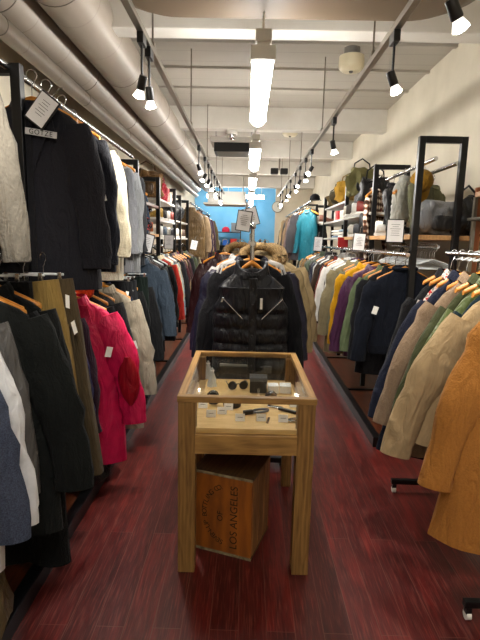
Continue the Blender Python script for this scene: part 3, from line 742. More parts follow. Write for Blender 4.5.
# ---- right, high pieces in the first bay
garment('jacket', '#1b1b1f', 1.34, 4.62, 2.16, 'black rumpled jacket hanging in the first bay above the wooden shelf', 'jacket', fk='nylon', yaw=R_(60), wscale=.8, lscale=.9, zscale=.62, detail=False)
garment('vest', '#9a998f', 1.34, 4.3, 2.16, 'pale grey padded vest hanging beside the black rumpled jacket', 'vest', fk='nylon', yaw=R_(55), wscale=.8, lscale=.9, zscale=.62, detail=False)
garment('jacket', '#5b5a43', 1.42, 4.08, 2.16, 'olive jacket hanging in the first bay beside the pale grey vest', 'jacket', fk='cotton', yaw=R_(50), wscale=.8, lscale=.9, zscale=.62, detail=False)
garment('jacket', '#6d6a4e', 1.62, 4.4, 2.13, 'faded olive jacket hanging behind the grey cap and black bag', 'jacket', fk='cotton', yaw=R_(40), wscale=.75, lscale=.9, zscale=.62, detail=False)
# ---- rolling rack at the right foreground
RK = 1.19
rk = thing('rolling_rack', 'black rolling garment rack with casters full of coats', 'rack', (RK, 2.3, 0))
for y in (-.5, .53):
    ob('foot_bar', MB().box((0, y, .075), (.5, .03, .03)), M['black_steel'], rk, bev=.003)
    ob('side_post', MB().tube([(0, y, .075), (0, y, 1.5)], .013, 8), M['black_steel'], rk, smooth=True)
    for s in (-1, 1):
        cst = ob('caster', MB().box((s*.23, y, .045), (.024, .03, .03)), M['black_steel'], rk, bev=.003)
        ob('wheel', MB().lathe((s*.23, y, .022), [(.01, -.011), (.021, -.01), (.021, .01), (.01, .011)], 16, 'X'), M['white_metal'], cst, smooth=True)
ob('hanging_rail', MB().tube([(0, -.6, 1.5), (0, .6, 1.5)], .014, 10), M['chrome'], rk, smooth=True)
ob('bottom_bar', MB().tube([(0, -.5, .1), (0, .53, .1)], .01, 8), M['black_steel'], rk)
R3 = [
 ('camel wool overcoat', 'coat', '#a26c31', 'wool', 1.78, dict(lscale=1.03, yaw=R_(-12), var=1, wscale=.96, dx=-.03, roll=R_(5), slope=.15, flare=.9)),
 ('navy twill coat', 'coat', '#191d2b', 'cotton', 1.92, dict(lscale=.85, yaw=R_(-8), roll=R_(3), slope=.17, flare=.8, wscale=.85, dx=.03)),
 ('beige trench coat', 'coat', '#a68f6c', 'cotton', 2.06, dict(lscale=.75, flare=1.35, yaw=R_(-10), var=2, wscale=1.0, roll=R_(7), slope=.17)),
 ('teal wool jacket', 'jacket', '#14262d', 'wool', 2.18, dict(lscale=.9, wscale=.8, roll=R_(8), slope=.17, flare=1.3)),
 ('lime lined jacket', 'jacket', '#525f32', 'nylon', 2.28, dict(lscale=.9, wscale=.78, roll=R_(8), slope=.17, flare=1.3)),
 ('dark olive jacket', 'jacket', '#3c4028', 'cotton', 2.38, dict(lscale=1, wscale=.8, roll=R_(8), slope=.17, flare=1.3)),
 ('taupe long coat', 'coat', '#86715c', 'wool', 2.48, dict(lscale=.96, wscale=.85, roll=R_(8), slope=.17, flare=1.2)),
 ('dark navy long coat', 'coat', '#171b2c', 'wool', 2.60, dict(lscale=1.0, tags=2, wscale=.85, flare=1.1, roll=R_(9), slope=.17)),
 ('white flower print shirt', 'shirt', '#cfc9c0', 'floral', 2.70, dict(tags=1, flare=.7, wscale=.75, roll=R_(9), slope=.17)),
 ('slim black coat', 'coat', '#121214', 'wool', 2.79, dict(lscale=.85, wscale=.75, roll=R_(9), slope=.17)),
]
row(R3, RK, 1.5, 'the rolling rack', 'coats on the rolling rack')

# ---- left rack, upper rail
L1 = [
 ('light grey sweatshirt', 'sweater', '#7f7a70', 'fleece', 1.7, dict(lscale=.7, yaw=R_(6), wscale=.95, dx=-.02, var=1, flare=1)),
 ('black jacket with silver lettered strip', 'coat', '#232329', 'wool', 2.36, dict(lscale=.84, dx=.06, yaw=R_(4), flare=.7, var=2)),
 ('black fleece coat with flap pockets', 'coat', '#3b3b43', 'fleece', 2.5, dict(lscale=.84, yaw=R_(12), dx=.07, wscale=.84, var=0, flare=.6)),
 ('dark navy blazer', 'coat', '#191b24', 'wool', 2.75, dict(lscale=.78, dx=.05, flare=.7, tags=2)),
 ('cream knit coat', 'long_jacket', '#a39b86', 'knit', 3.05, dict(lscale=.98, tags=1, dx=-.0, flare=.6)),
 ('ivory wool coat', 'long_jacket', '#b3ad9d', 'wool', 3.25, dict(lscale=1.05, dx=-.02, flare=.5)),
 ('black tuxedo jacket', 'long_jacket', '#131316', 'wool', 3.5, dict(lscale=.95, dx=-.05, flare=.5)),
 ('heather grey coat', 'long_jacket', '#6a6c70', 'wool', 3.75, dict(lscale=1.03, dx=-.06, flare=.5)),
 ('mid grey tweed coat', 'long_jacket', '#8a8c8e', 'wool', 4.02, dict(lscale=1.05, dx=-.05, flare=.5)),
 ('charcoal knit coat', 'long_jacket', '#3c3e42', 'knit', 4.35, dict(dx=-.1, flare=.4)),
]
row(L1, -1.08, 2.28, 'the upper rail under the ducts', 'clothes on the upper duct-side rail')
fc_ = [o for o in bpy.data.objects if o.parent is None and str(o.get('label', '')).startswith('black fleece coat')][0]
for s_ in (-1, 1):
    fl_ = ob('pocket', MB().box((s_*.13, -.066, -.68), (.15, .012, .17)), fabric('#3f3f47', 'fleece'), fc_, bev=.005)
    ob('pocket_flap', MB().box((s_*.13, -.074, -.60), (.17, .014, .06)), fabric('#484850', 'fleece'), fl_, bev=.006)
# ---- left lower rail
L2 = [
 ('blue grey denim jacket', 'long_jacket', '#3c4354', 'denim', 1.36, dict(lscale=1.02, dx=.06, yaw=R_(10), var=1, flare=1.1)),
 ('white rain shell', 'long_jacket', '#d9dadc', 'nylon', 1.50, dict(lscale=1.12, yaw=R_(8), dx=.03, var=2, flare=1.1)),
 ('clear plastic covered jacket', 'jacket', '#4a4846', 'satin', 1.61, dict(lscale=1, yaw=R_(6), dx=.05)),
 ('black wool pea coat', 'coat', '#131514', 'wool', 1.74, dict(lscale=.92, dx=.09, yaw=R_(9), wscale=1.08, flare=1.15, var=1)),
 ('tan collar black jacket', 'long_jacket', '#171819', 'cotton', 1.83, dict(collar_col='#a3845a', lscale=1.0, dx=.04, yaw=R_(8), flare=1.2)),
 ('long black overcoat', 'coat', '#0f1111', 'wool', 1.95, dict(lscale=1.2, dx=.06)),
 ('black dress trousers', 'trousers', '#121213', 'wool', 2.06, dict(lscale=1.15, tags=1, wscale=.5, dx=.1, hdx=-.05)),
 ('khaki chino trousers', 'trousers', '#8d7440', 'cotton', 2.14, dict(lscale=1.0, dx=.2, wscale=.36, roll=R_(-7), hdx=-.08)),
 ('brown olive trousers', 'trousers', '#4f4330', 'cotton', 2.21, dict(lscale=1.05, dx=.24, wscale=.36, tags=2, roll=R_(-7), hdx=-.06)),
]
row(L2, LRX, 1.45, 'the lower rail before the first tall jackets', 'clothes on the first lower duct-side rail')
L3 = [
 ('royal navy jacket', 'long_jacket', '#1d2548', 'nylon', 2.44, dict(lscale=1.05)),
 ('dark plum sweater', 'sweater', '#2e1c28', 'knit', 2.57, dict(lscale=1.2)),
 ('hot pink down coat', 'coat', '#d01a50', 'nylon', 2.75, dict(lscale=.98, wscale=1.06, flare=1.1, tags=1, var=2, dx=.1, yaw=R_(14), front_col='#b3142c')),
 ('white cotton shirt', 'shirt', '#d8d6d2', 'cotton', 2.92, dict(lscale=1.1)),
 ('black hoodie with orange hood', 'hoodie', '#161618', 'cotton', 3.07, dict(collar_col='#c93d18')),
 ('soft black coat', 'coat', '#1a1a1c', 'fleece', 3.24, dict(lscale=.85)),
 ('cream hooded parka', 'coat', '#9c9382', 'cotton', 3.42, dict(lscale=1.0, wscale=1.05, flare=1.0, dx=.08, tags=2)),
 ('dark indigo jacket', 'jacket', '#1e2436', 'denim', 3.6, dict(tags=2)),
 ('black work trousers', 'trousers', '#17181b', 'cotton', 3.74, dict(dx=.12, tags=1, wscale=.6)),
 ('charcoal trousers', 'trousers', '#202226', 'cotton', 3.88, dict(dx=.12, tags=2, wscale=.6)),
 ('black long coat', 'coat', '#131416', 'wool', 4.05, dict(lscale=1.0)),
 ('blackish green trousers', 'trousers', '#16201d', 'cotton', 4.22, dict(dx=.14, wscale=.6)),
 ('black knit coat', 'coat', '#1b1c1e', 'knit', 4.38, dict(lscale=.9)),
]
row(L3, LRX, 1.31, 'the low rail under the tall jackets', 'clothes on the second lower duct-side rail')
pk_ = [o for o in bpy.data.objects if o.parent is None and str(o.get('label', '')).startswith('hot pink down')][0]
rg_ = []
for i in range(9):
    q = i/8; w_ = .062*math.sqrt(max(.02, math.sin(math.pi*min(.98, .04+q*.94))))
    rg_.append([Vector((.295+.02*q+w_*math.cos(a), -.035+.04*math.sin(a), -.46-.30*q)) for a in [2*math.pi*j/16 for j in range(16)]])
pp_ = ob('elbow_panel', MB().rings(rg_), fabric('#9c0f22', 'nylon'), pk_, smooth=True); pp_['label'] = 'darker red quilted panel'
L4 = [
 ('mid blue denim jacket', 'jacket', '#465361', 'denim', 4.72, dict(wscale=1.12, lscale=1.2, dx=.05, var=1)),
 ('black leather blouson', 'jacket', '#131314', 'leather', 4.88, dict(dx=.04)),
 ('black gabardine coat', 'coat', '#161617', 'cotton', 5.05, dict(lscale=.95)),
 ('black leather rider', 'jacket', '#1a1a1b', 'leather', 5.2, dict(tags=1)),
 ('matte black coat', 'coat', '#101112', 'wool', 5.36, dict(lscale=.9, dx=.03)),
 ('olive lined jacket', 'jacket', '#57563f', 'cotton', 5.52, {}),
 ('red and cream stadium jacket', 'long_jacket', '#a82a20', 'wool', 5.7, dict(front_col='#c9bfa0', collar_col='#c9bfa0', wscale=1.05)),
 ('cream varsity jacket', 'long_jacket', '#b9ae92', 'wool', 5.86, {}),
 ('light wash denim jacket', 'long_jacket', '#7387953', 'denim', 6.04, dict(wscale=1.04)),
 ('grey stripe shirt', 'shirt', '#5c6064', 'cotton', 6.2, {}),
 ('sand coloured shirt', 'shirt', '#8a7e66', 'cotton', 6.36, {}),
 ('black denim jacket', 'jacket', '#1b1b1e', 'denim', 6.54, {}),
 ('maroon track jacket', 'long_jacket', '#3c1a20', 'nylon', 6.74, {}),
 ('tan corduroy jacket', 'jacket', '#81704f', 'cotton', 6.94, {}),
 ('dark brown leather coat', 'long_jacket', '#2d1a18', 'leather', 7.15, {}),
 ('wine red coat', 'long_jacket', '#40202a', 'wool', 7.4, {}),
 ('black flannel coat', 'long_jacket', '#141416', 'wool', 7.7, {}),
 ('muted green jacket', 'jacket', '#3d4433', 'cotton', 8.0, {}),
 ('coal black jacket', 'jacket', '#18181a', 'nylon', 8.35, {}),
 ('oat coloured jacket', 'jacket', '#8d8268', 'cotton', 8.7, {}),
 ('burgundy coat', 'long_jacket', '#431d24', 'wool', 9.1, {}),
 ('dark slate jacket', 'long_jacket', '#25292f', 'cotton', 9.6, {}),
 ('chocolate brown coat', 'long_jacket', '#33231c', 'wool', 10.1, {}),
 ('smoke grey coat', 'long_jacket', '#4a4a4c', 'wool', 10.7, {}),
 ('deep black coat', 'long_jacket', '#111112', 'wool', 11.3, {}),
]
L4 = [tuple(('#738795' if v == '#7387953' else v) for v in it) for it in L4]
row(L4, LRX, 1.45, 'the long low rail under the ducts', 'clothes on the long lower duct-side rail')
L5 = [
 ('brown quilted vest', 'vest', '#6b5536', 'nylon', 8.6, dict(lscale=1.3, wscale=1.1)),
 ('pale brown jacket', 'long_jacket', '#7d6a52', 'cotton', 8.95, {}), ('dark purple coat', 'long_jacket', '#2d2435', 'wool', 9.3, {}),
 ('tan leather jacket', 'long_jacket', '#8a7350', 'leather', 9.7, {}), ('aubergine coat', 'long_jacket', '#33222e', 'wool', 10.2, {}), ('olive brown coat', 'long_jacket', '#4c442f', 'wool', 10.8, {}),
]
row(L5, -1.0, 2.16, 'the far upper rail under the ducts', 'clothes on the far upper duct-side rail')

# ------------------------------------------------------------------ centre rack
cr = thing('garment_rail', 'chrome garment rail standing in the aisle behind the display case', 'rack', (.03, 4.1, 0))
for y in (-.95, .95):
    ob('upright_post', MB().tube([(0, y, .05), (0, y, 1.62)], .014, 10), M['chrome'], cr, smooth=True)
    ob('foot_bar', MB().box((0, y, .045), (.52, .035, .035)), M['black_steel'], cr, bev=.004)
    for s in (-1, 1): ob('caster', MB().lathe((s*.24, y, .02), [(.01, -.012), (.02, -.01), (.02, .01), (.01, .012)], 14, 'X'), M['black_plastic'], cr)
ob('hanging_rail', MB().tube([(0, -1.08, 1.53), (0, 1.08, 1.53)], .016, 10), M['chrome'], cr, smooth=True)
ob('rail_finial', MB().lathe((0, -.95, 1.62), [(.014, 0), (.022, .01), (.022, .03), (.008, .045)], 14), M['chrome'], cr, smooth=True)
white_tape = mat('white_tape', '#d9d8d5', .7)
CX = .03
# puffer vest, built on its own
pv = thing('padded_vest', 'black puffer vest with zip chest pockets facing the glass display case', 'vest', (CX, 3.12, 1.485))
nyl = fabric('#121319', 'nylon')
def quilt_body():
    rg = []
    prof = [(0, .075, .045), (-.025, .10, .055), (-.06, .15, .06), (-.095, .19, .066), (-.118, .212, .072)]
    for dz, hw, th in prof: rg.append(superring(0, 0, -.115+dz, hw, th, seed=3, n=44))
    seams = [-.22, -.42, -.50, -.58, -.66, -.735]
    zt = -.235; N = 60
    for i in range(N+1):
        z = zt-(.86-.235)*i/N
        dm_ = min([abs(z-(s_-.0)) for s_ in (-.40, -.50, -.60, -.70, -.80)] + [.06])
        puff = math.sqrt(min(1, dm_/.03))
        hw = .222+(.03 if z < -.38 else .03*(zt-z)/.15) if z > -.38 else .25
        # armhole cut-in between shoulder and chest
        arm = .028*math.exp(-((z+.30)/.05)**2)
        rg.append(superring(0, 0, z, hw-arm-.006*(1-puff), .072+.022*puff, fold=.005, ph=1, seed=5, n=44, kf=22))
    return MB().rings(rg)
vb = ob('body', quilt_body(), nyl, pv, smooth=True)
ob('collar', MB().rings([[Vector((hw*math.cos(t), cy+d*math.sin(t), -.115+h-.075*max(0, -math.sin(t))*(1 if h > -.02 else .3))) for t in [2*math.pi*k/28 for k in range(28)]]
   for hw, d, h, cy in ((.125, .07, -.05, 0), (.115, .075, -.02, 0), (.108, .072, .025, 0), (.10, .068, .05, 0), (.085, .055, .05, 0), (.075, .05, .01, 0), (.07, .045, -.05, 0))], False), nyl, pv, smooth=True)
ob('front_placket', MB().box((.012, -.098, -.5), (.05, .014, .66)), nyl, pv, bev=.006)
for k in range(6): ob('snap_button', MB().lathe((.012, -.107, -.24-k*.1), [(.008, 0), (.008, -.004), (.003, -.006)], 12, 'Y'), M['button'], pv, smooth=True)
for s in (-1, 1):
    zz = ob('chest_zipper', MB().tube([(s*.19+.01, -.094, -.30), (s*.06+.01, -.102, -.43)], .005, 6), M['zip'], pv)
ob('zipper_pull', MB().box((-.182, -.104, -.31), (.014, .008, .03), (0, .3, 0)), M['zip'], pv, bev=.002)
ob('price_tag', MB().box((.065, -.112, -.33), (.016, .003, .07)), M['tag'], pv)
w_hanger(CX, 3.12, 1.515, 'wooden hanger inside the black puffer vest', 0).scale = (.55, 1, 1)
C1 = [
 ('black long-sleeved coat', 'long_jacket', '#121216', 'wool', 3.28, dict(wscale=1.02, yaw=0, flare=.9, lscale=.98, dx=0, var=1)),
 ('navy track jacket with white sleeve stripes', 'jacket', '#1d1c2e', 'nylon', 3.42, dict(wscale=1.28, yaw=0, dx=0, stripes=white_tape, var=0)),
 ('purple track jacket with white sleeve stripes', 'jacket', '#2b2238', 'nylon', 3.66, dict(wscale=1.27, yaw=R_(3), dx=0, stripes=white_tape, var=3)),
 ('beige fur-hooded parka', 'parka', '#94805c', 'cotton', 3.82, dict(wscale=1.2, yaw=R_(-4), dx=.07, trim='#a5875c')),
 ('white nylon jacket', 'jacket', '#cfcdcb', 'nylon', 4.02, dict(wscale=1.05, yaw=R_(4), dx=-.08)),
 ('sand fur-hooded parka', 'parka', '#a38d68', 'cotton', 4.24, dict(wscale=1.3, yaw=R_(-3), dx=.13, trim='#ac9068')),
 ('maroon satin jacket', 'long_jacket', '#2c1214', 'satin', 4.5, dict(wscale=.95, yaw=R_(4), dx=-.24, lscale=1.05)),
 ('brown fur-hooded parka', 'parka', '#6e5a3c', 'cotton', 4.75, dict(wscale=1.1, dx=-.12, trim='#94764c')),
]
row(C1, CX, 1.53, 'the aisle garment rail', 'clothes on the aisle rail')

# sign cards
def sign(loc, w, h, rot, lab, clip=True):
    t = thing('sign_card', lab, 'sign', loc, rot=rot, group='framed sign cards on the racks')
    ob('frame', MB().box((0, 0, 0), (w, .008, h)), M['black_plastic'], t, bev=.002)
    ob('paper', MB().box((0, -.006, 0), (w*.88, .004, h*.91)), M['paper'], t)
    mb = MB()
    rnd = random.Random(int(w*1000+h*100))
    for k in range(6): mb.box((0, -.0088, h*(.27-k*.09)), (w*rnd.uniform(.3, .6), .001, h*.014))
    ob('printed_lines', mb, M['ink'], t)
    ob('clip', MB().tube([(0, .008, h*.5-.01), (0, .008, h*.5+.05), (.012, .008, h*.5+.06)], .004, 6), M['chrome'], t)
p = at(244, 221, 3.1); sign(p, .095, .13, (0, R_(8), 0), 'white sign card standing above the aisle rail, overlapping its twin')
p = at(250, 217, 3.2); sign(p, .11, .12, (0, R_(-17), R_(10)), 'tilted white sign card standing behind its twin above the aisle rail')
p = at(42.5, 110, 2.26); sign(p, .10, .145, (0, R_(38), 0), 'tilted white sign card hanging above the silver lettered jacket')
p = at(395, 231, 3.55); sign(p, .13, .17, (0, 0, 0), 'white sign card under the first wooden shelf by the cream wall')
p = at(359, 242, 4.7); sign(p, .12, .17, (0, R_(4), R_(0)), 'white sign card hanging beside the plaid shirt bay')
p = at(318, 244, 6.6); sign(p, .12, .2, (0, R_(3), R_(0)), 'white sign card hanging beneath the turquoise jacket')
p = at(147, 243, 4.4); sign(p, .115, .17, (0, R_(14), 0), 'white sign card hanging by the black and white bags')
p = at(169, 242, 5.67); sign(p, .11, .17, (0, R_(2), 0), 'white sign card hanging by the shoe shelves')
p = at(194, 245, 6.9); sign(p, .10, .14, (0, R_(12), 0), 'white sign card hanging by the brown quilted vest')
# lettered strip on the black jacket
ls = thing('name_strip', 'silver strip lettered across the black jacket shoulders under the tilted sign', 'strip', at(41, 133, 2.27), rot=(R_(8), R_(8), 0))
ob('backing', MB().box((0, 0, 0), (.145, .004, .028)), mat('silver_patch', '#c9c9cb', .5), ls, bev=.001)
tm = text_mesh('GOTZE', .03, spacing=1.15)
o = link('lettering', tm, M['black_plastic'], ls, (0, -.0035, 0)); o.rotation_euler = (R_(90), 0, 0)

# empty hangers
def empty_hangers(x, y0, n, dy, z, where, grp):
    for k in range(n):
        t = thing('clothes_hanger', 'empty clear hanger on '+where, 'hanger', (x+random.uniform(-.005, .005), y0+k*dy, z), R_(random.uniform(-12, 12)), group=grp, shared=True)
        def fb(): return MB().tube([(-.19, 0, -.17), (-.17, 0, -.165), (-.08, 0, -.12), (0, 0, -.095), (.08, 0, -.12), (.17, 0, -.165), (.19, 0, -.17)], .0045, 6).tube([(-.17, 0, -.168), (.17, 0, -.168)], .003, 5).mesh('bar', True)
        link('hanger_frame', cached('wire', fb), M['clear_plastic'], t); link('hook', cached('hook', hook_mesh), M['hook'], t)
rail(rr, 1.42, 3.64, 4.83, 1.53, .012)
empty_hangers(1.42, 3.7, 22, .05, 1.53, 'the back rail under the first wooden shelf', 'empty hangers under the wall shelf')
rail(lr, -1.28, .95, 2.26, 1.50, .012)
empty_hangers(-1.28, 1.75, 9, .055, 1.50, 'the back rail under the wooden shelf of the duct-side rack', 'empty hangers under the duct-side shelf')

# ------------------------------------------------------------------ side wall shelf at the far right
ws = thing('wall_shelf_unit', 'wood and steel wall shelf behind the rolling rack', 'shelf', (0, 0, 0))
ob('side_panel', MB().box((1.62, 3.5, 1.15), (.05, .03, 1.6)), mat('orange_wood', '#8a4e2a', .45), ws)
ob('top_board', MB().box((1.74, 2.95, 1.9), (.3, 1.1, .035)), mat('pale_board', '#b08e74', .5), ws, bev=.004)
ob('shelf', MB().box((1.72, 2.95, 1.73), (.34, 1.1, .02)), M['track_metal'], ws, bev=.003)
for y in (2.42, 3.46):
    ob('upright_post', MB().box((1.58, y, .95), (.025, .025, 1.86)), M['track_metal'], ws, bev=.002)
ob('hanging_rail', MB().tube([(1.64, 2.42, 1.62), (1.64, 3.46, 1.62)], .012, 8), M['chrome'], ws)
empty_hangers(1.64, 2.75, 12, .055, 1.62, 'the steel rail of the wall shelf unit', 'empty hangers on the wall shelf unit')
for k in range(4):
    w_hanger(1.55, 2.62+k*.09, 1.56, 'bare wooden hanger beneath the steel wall shelf', R_(4), grp='bare wooden hangers by the wall shelf', shared=True)

# ------------------------------------------------------------------ display case
dc = thing('display_case', 'pine and glass display case on four legs in the aisle', 'display case', (0, 0, 0), 0)
x0, x1, ya, yb, zt = -.30, .32, 2.03, 2.92, .865
cxm, cym = (x0+x1)/2, (ya+yb)/2; dc.location = (cxm, cym, 0); dc.rotation_euler.z = R_(.6)
hx, hy = (x1-x0)/2, (yb-ya)/2; lw = .078
for sx in (-1, 1):
    for sy in (-1, 1):
        w = lw if sy < 0 else .06
        ob('leg', MB().box((sx*(hx-w/2-.004), sy*(hy-w/2-.004), (zt-.028)/2), (w, w, zt-.028)), M['pine_z'], dc, bev=.003)
fwid = .034
ob('top_frame', MB().box((0, -hy+fwid/2, zt-.014), (2*hx, fwid, .028)), M['pine_x'], dc, bev=.003)
ob('top_frame', MB().box((0, hy-fwid/2, zt-.014), (2*hx, fwid, .028)), M['pine_x'], dc, bev=.003)
for s in (-1, 1): ob('top_frame', MB().box((s*(hx-fwid/2), 0, zt-.014), (fwid, 2*hy-2*fwid, .028)), M['pine_y'], dc, bev=.003)
ob('top_pane', MB().box((0, 0, zt-.008), (2*hx-2*fwid, 2*hy-2*fwid, .006)), M['glass'], dc)
ob('front_pane', MB().box((0, -hy+.012, .766), (2*hx-2*lw, .004, .135)), M['glass'], dc)
for s in (-1, 1): ob('side_pane', MB().box((s*(hx-.014), .0, .76), (.004, 2*hy-2*lw, .12)), M['glass'], dc)
ob('back_pane', MB().box((0, hy-.02, .76), (2*hx-.12, .004, .12)), M['glass'], dc)
TZ = .695
ob('tray', MB().box((0, 0, TZ-.009), (2*hx-2*.03, 2*hy-.06, .018)), M['tray'], dc, bev=.002)
ob('tray_lip', MB().box((0, -hy+.035, TZ+.004), (2*hx-2*lw-.004, .016, .022)), M['tray'], dc, bev=.003)
ob('apron', MB().box((0, -hy+.02, .64), (2*hx-2*lw, .03, .09)), M['pine_x'], dc, bev=.002)
ob('apron', MB().box((0, hy-.02, .64), (2*hx-.12, .03, .09)), M['pine_x'], dc, bev=.002)
for s in (-1, 1): ob('apron', MB().box((s*(hx-.03), 0, .64), (.03, 2*hy-2*lw, .09)), M['pine_y'], dc, bev=.002)
def onTray(px, py, z=TZ):
    d = at(px, py, 2.0)-Vector((0, 0, H)); k = (z-H)/d.z; return Vector((0, 0, H))+d*k
blackm = mat('case_black', '#131314', .35); silver = mat('silver', '#b9bbbf', .22, 1); brown_l = mat('brown_leather', '#3a2418', .4); whitem = mat('card_white', '#ffffff', .6); greycl = mat('grey_metal', '#6c6f75', .3, .6)
goldm = mat('brass', '#a8875a', .3, .9)
def price(px, py, lab):
    p = onTray(px, py); t = tag(ob('price_card', MB().box((0, 0, .018), (.046, .004, .036), (R_(-22), 0, 0)), whitem), lab, 'price card', 'price cards in the display case')
    t.location = p
    ob('printed_lines', MB().box((0, -.0035, .02), (.026, .001, .002), (R_(-22), 0, 0)).box((0, -.001, .013), (.02, .001, .002), (R_(-22), 0, 0)), M['ink'], t)
for (px, py, lab) in [(203, 408, 'white price card in the case, by the leg beside the dark-faced watch'), (211, 417, 'white price card in front of the dark-faced watch'), (222, 414, 'white price card between the dark-faced watch and the black round case'),
                      (228.5, 410, 'white price card leaning on the black round case'), (240, 421, 'white price card in front of the black braided bracelet'), (243, 402, 'white price card behind the black braided bracelet'),
                      (261, 421, 'white price card beside the small chain, in front'), (283, 422, 'white price card beside the silver-handled knife'), (281, 403, 'white price card behind the silver-handled knife'), (294, 407, 'white price card by the case side near the knife')]:
    price(px, py, lab)
def watch(px, py, lab, face, r=.022, rot=0):
    t = thing('wristwatch', lab, 'watch', onTray(px, py), rot, group='watches in the display case')
    ob('strap', MB().tube([(.03*math.cos(a), .004*math.sin(a)+.0, .035+.03*math.sin(a)) for a in [R_(60)+R_(300)*k/20 for k in range(21)]], .009, 8, .35), brown_l if face != 'dark' else blackm, t, smooth=True)
    ob('watch_case', MB().lathe((0, -.012, .05), [(r, .008), (r*1.05, 0), (r, -.008), (r*.85, -.01)], 20, 'Y'), silver, t, smooth=True)
    ob('dial', MB().lathe((0, -.02, .05), [(r*.8, .002), (r*.8, -.003)], 20, 'Y'), blackm if face == 'dark' else goldm, t)
watch(213.5, 404, 'round dark-faced wristwatch standing among price cards in the case', 'dark', .028)
watch(271, 404, 'wristwatch with bronze face lying near the white boxes', 'bronze', .022, .4)
rc = thing('round_case', 'low black round case on the tray beside the dark-faced watch', 'case', onTray(232, 406))
ob('body', MB().lathe((0, 0, 0), [(.045, .001), (.047, .008), (.047, .03), (.044, .034)], 24), blackm, rc, smooth=True)
ob('lid', MB().lathe((0, 0, .034), [(.046, .001), (.046, .01), (.03, .014)], 24), greycl, rc, smooth=True)
bb = onTray(250, 414)
t = thing('braided_bracelet', 'black and grey braided bracelet lying in the middle of the tray', 'bracelet', bb, R_(25))
ob('band', MB().tube([(.055+.045*math.cos(a), .02*math.sin(a), .01) for a in [2*math.pi*k/24 for k in range(25)]], .0065, 8), greycl, t, smooth=True)
ob('clasp', MB().box((-.01, 0, .011), (.05, .025, .02)), blackm, t, bev=.005)
t = thing('small_chain', 'small metal chain lying beside a price card at the tray front', 'chain', onTray(268, 421), R_(80))
for k in range(6): ob('link', MB().tube([(.012*k-.03+.007*math.cos(a), .004*math.sin(a), .004) for a in [2*math.pi*j/10 for j in range(11)]], .0018, 5), brown_l, t)
t = thing('folding_knife', 'silver-handled pocket tool lying open on the tray', 'tool', onTray(283, 411), R_(-35))
ob('handle', MB().box((.03, 0, .009), (.11, .02, .014)), blackm, t, bev=.005)
ob('blade', MB().box((-.055, .01, .008), (.08, .022, .004), (0, 0, R_(15))), silver, t, bev=.0015)
t = thing('chain_bracelet', 'silver chain bracelet coiled in the tray corner by the case leg', 'bracelet', onTray(294, 421), R_(20))
ob('band', MB().tube([(.03*math.cos(a), .016*math.sin(a), .006) for a in [2*math.pi*k/24 for k in range(25)]], .005, 8), silver, t, smooth=True)
# rear half of the case: boxes
def boxthing(name, px, py, size, m, lab, cat, z=TZ, rz=0, lidm=None, grp=None):
    p = onTray(px, py, z); t = thing(name, lab, cat, p, rz, group=grp)
    ob('body', MB().box((0, 0, size[2]*.375+.001), (size[0]*.96, size[1]*.96, size[2]*.75)), m, t, bev=.003)
    ob('lid', MB().box((0, 0, size[2]*.875), (size[0], size[1], size[2]*.25)), lidm or m, t, bev=.003)
    return t
boxthing('gift_box', 258, 391, (.1, .09, .09), blackm, 'tall black gift box with grey band in the case', 'box', lidm=greycl)
boxthing('gift_box', 273, 392, (.06, .07, .045), whitem, 'white gift box in the case next to the black one', 'box', rz=.05)
boxthing('gift_box', 285, 392, (.065, .07, .045), whitem, 'white gift box in the case next to the glass side', 'box', rz=-.05)
boxthing('eyewear_case', 235, 372, (.2, .06, .06), blackm, 'long black case with pale label strip at the rear of the display', 'case', lidm=mat('label_grey', '#8f918c', .4))
boxthing('jewellery_box', 262, 372, (.12, .08, .05), greycl, 'dark grey box at the rear of the display', 'box')
for k, (px, py, lab) in enumerate([(212, 386, 'crumpled clear bag standing by the glass side, in front'), (208, 378, 'crumpled clear bag standing by the glass side, behind')]):
    t = thing('plastic_bag', lab, 'bag', onTray(px, py), group='clear bags in the display case')
    rg = []
    for i in range(6):
        q = i/5; rg.append([Vector((.03*(1-q*.8)*math.cos(a)*(1+.3*noise.noise(Vector((a*2, q*4, k)))), .03*(1-q*.8)*math.sin(a)*(1+.3*noise.noise(Vector((a*2, q*4, k+5)))), .001+.11*q)) for a in [2*math.pi*j/12 for j in range(12)]])
    ob('pouch', MB().rings(rg), M['clear_plastic'], t)
    ob('tie', MB().lathe((0, 0, .095), [(.012, -.004), (.014, 0), (.012, .004)], 10), whitem, t)
sg = thing('sunglasses', 'dark sunglasses lying behind the black gift box', 'sunglasses', onTray(238, 390), R_(10))
for s in (-1, 1):
    ob('lens', MB().lathe((s*.032, 0, .028), [(.024, .003), (.026, 0), (.024, -.003)], 18, 'Y'), blackm, sg, smooth=True)
    ob('temple_arm', MB().tube([(s*.058, .002, .034), (s*.06, .06, .034), (s*.056, .12, .02)], .003, 6), blackm, sg)
ob('bridge', MB().tube([(-.01, 0, .034), (0, -.002, .038), (.01, 0, .034)], .003, 6), blackm, sg)

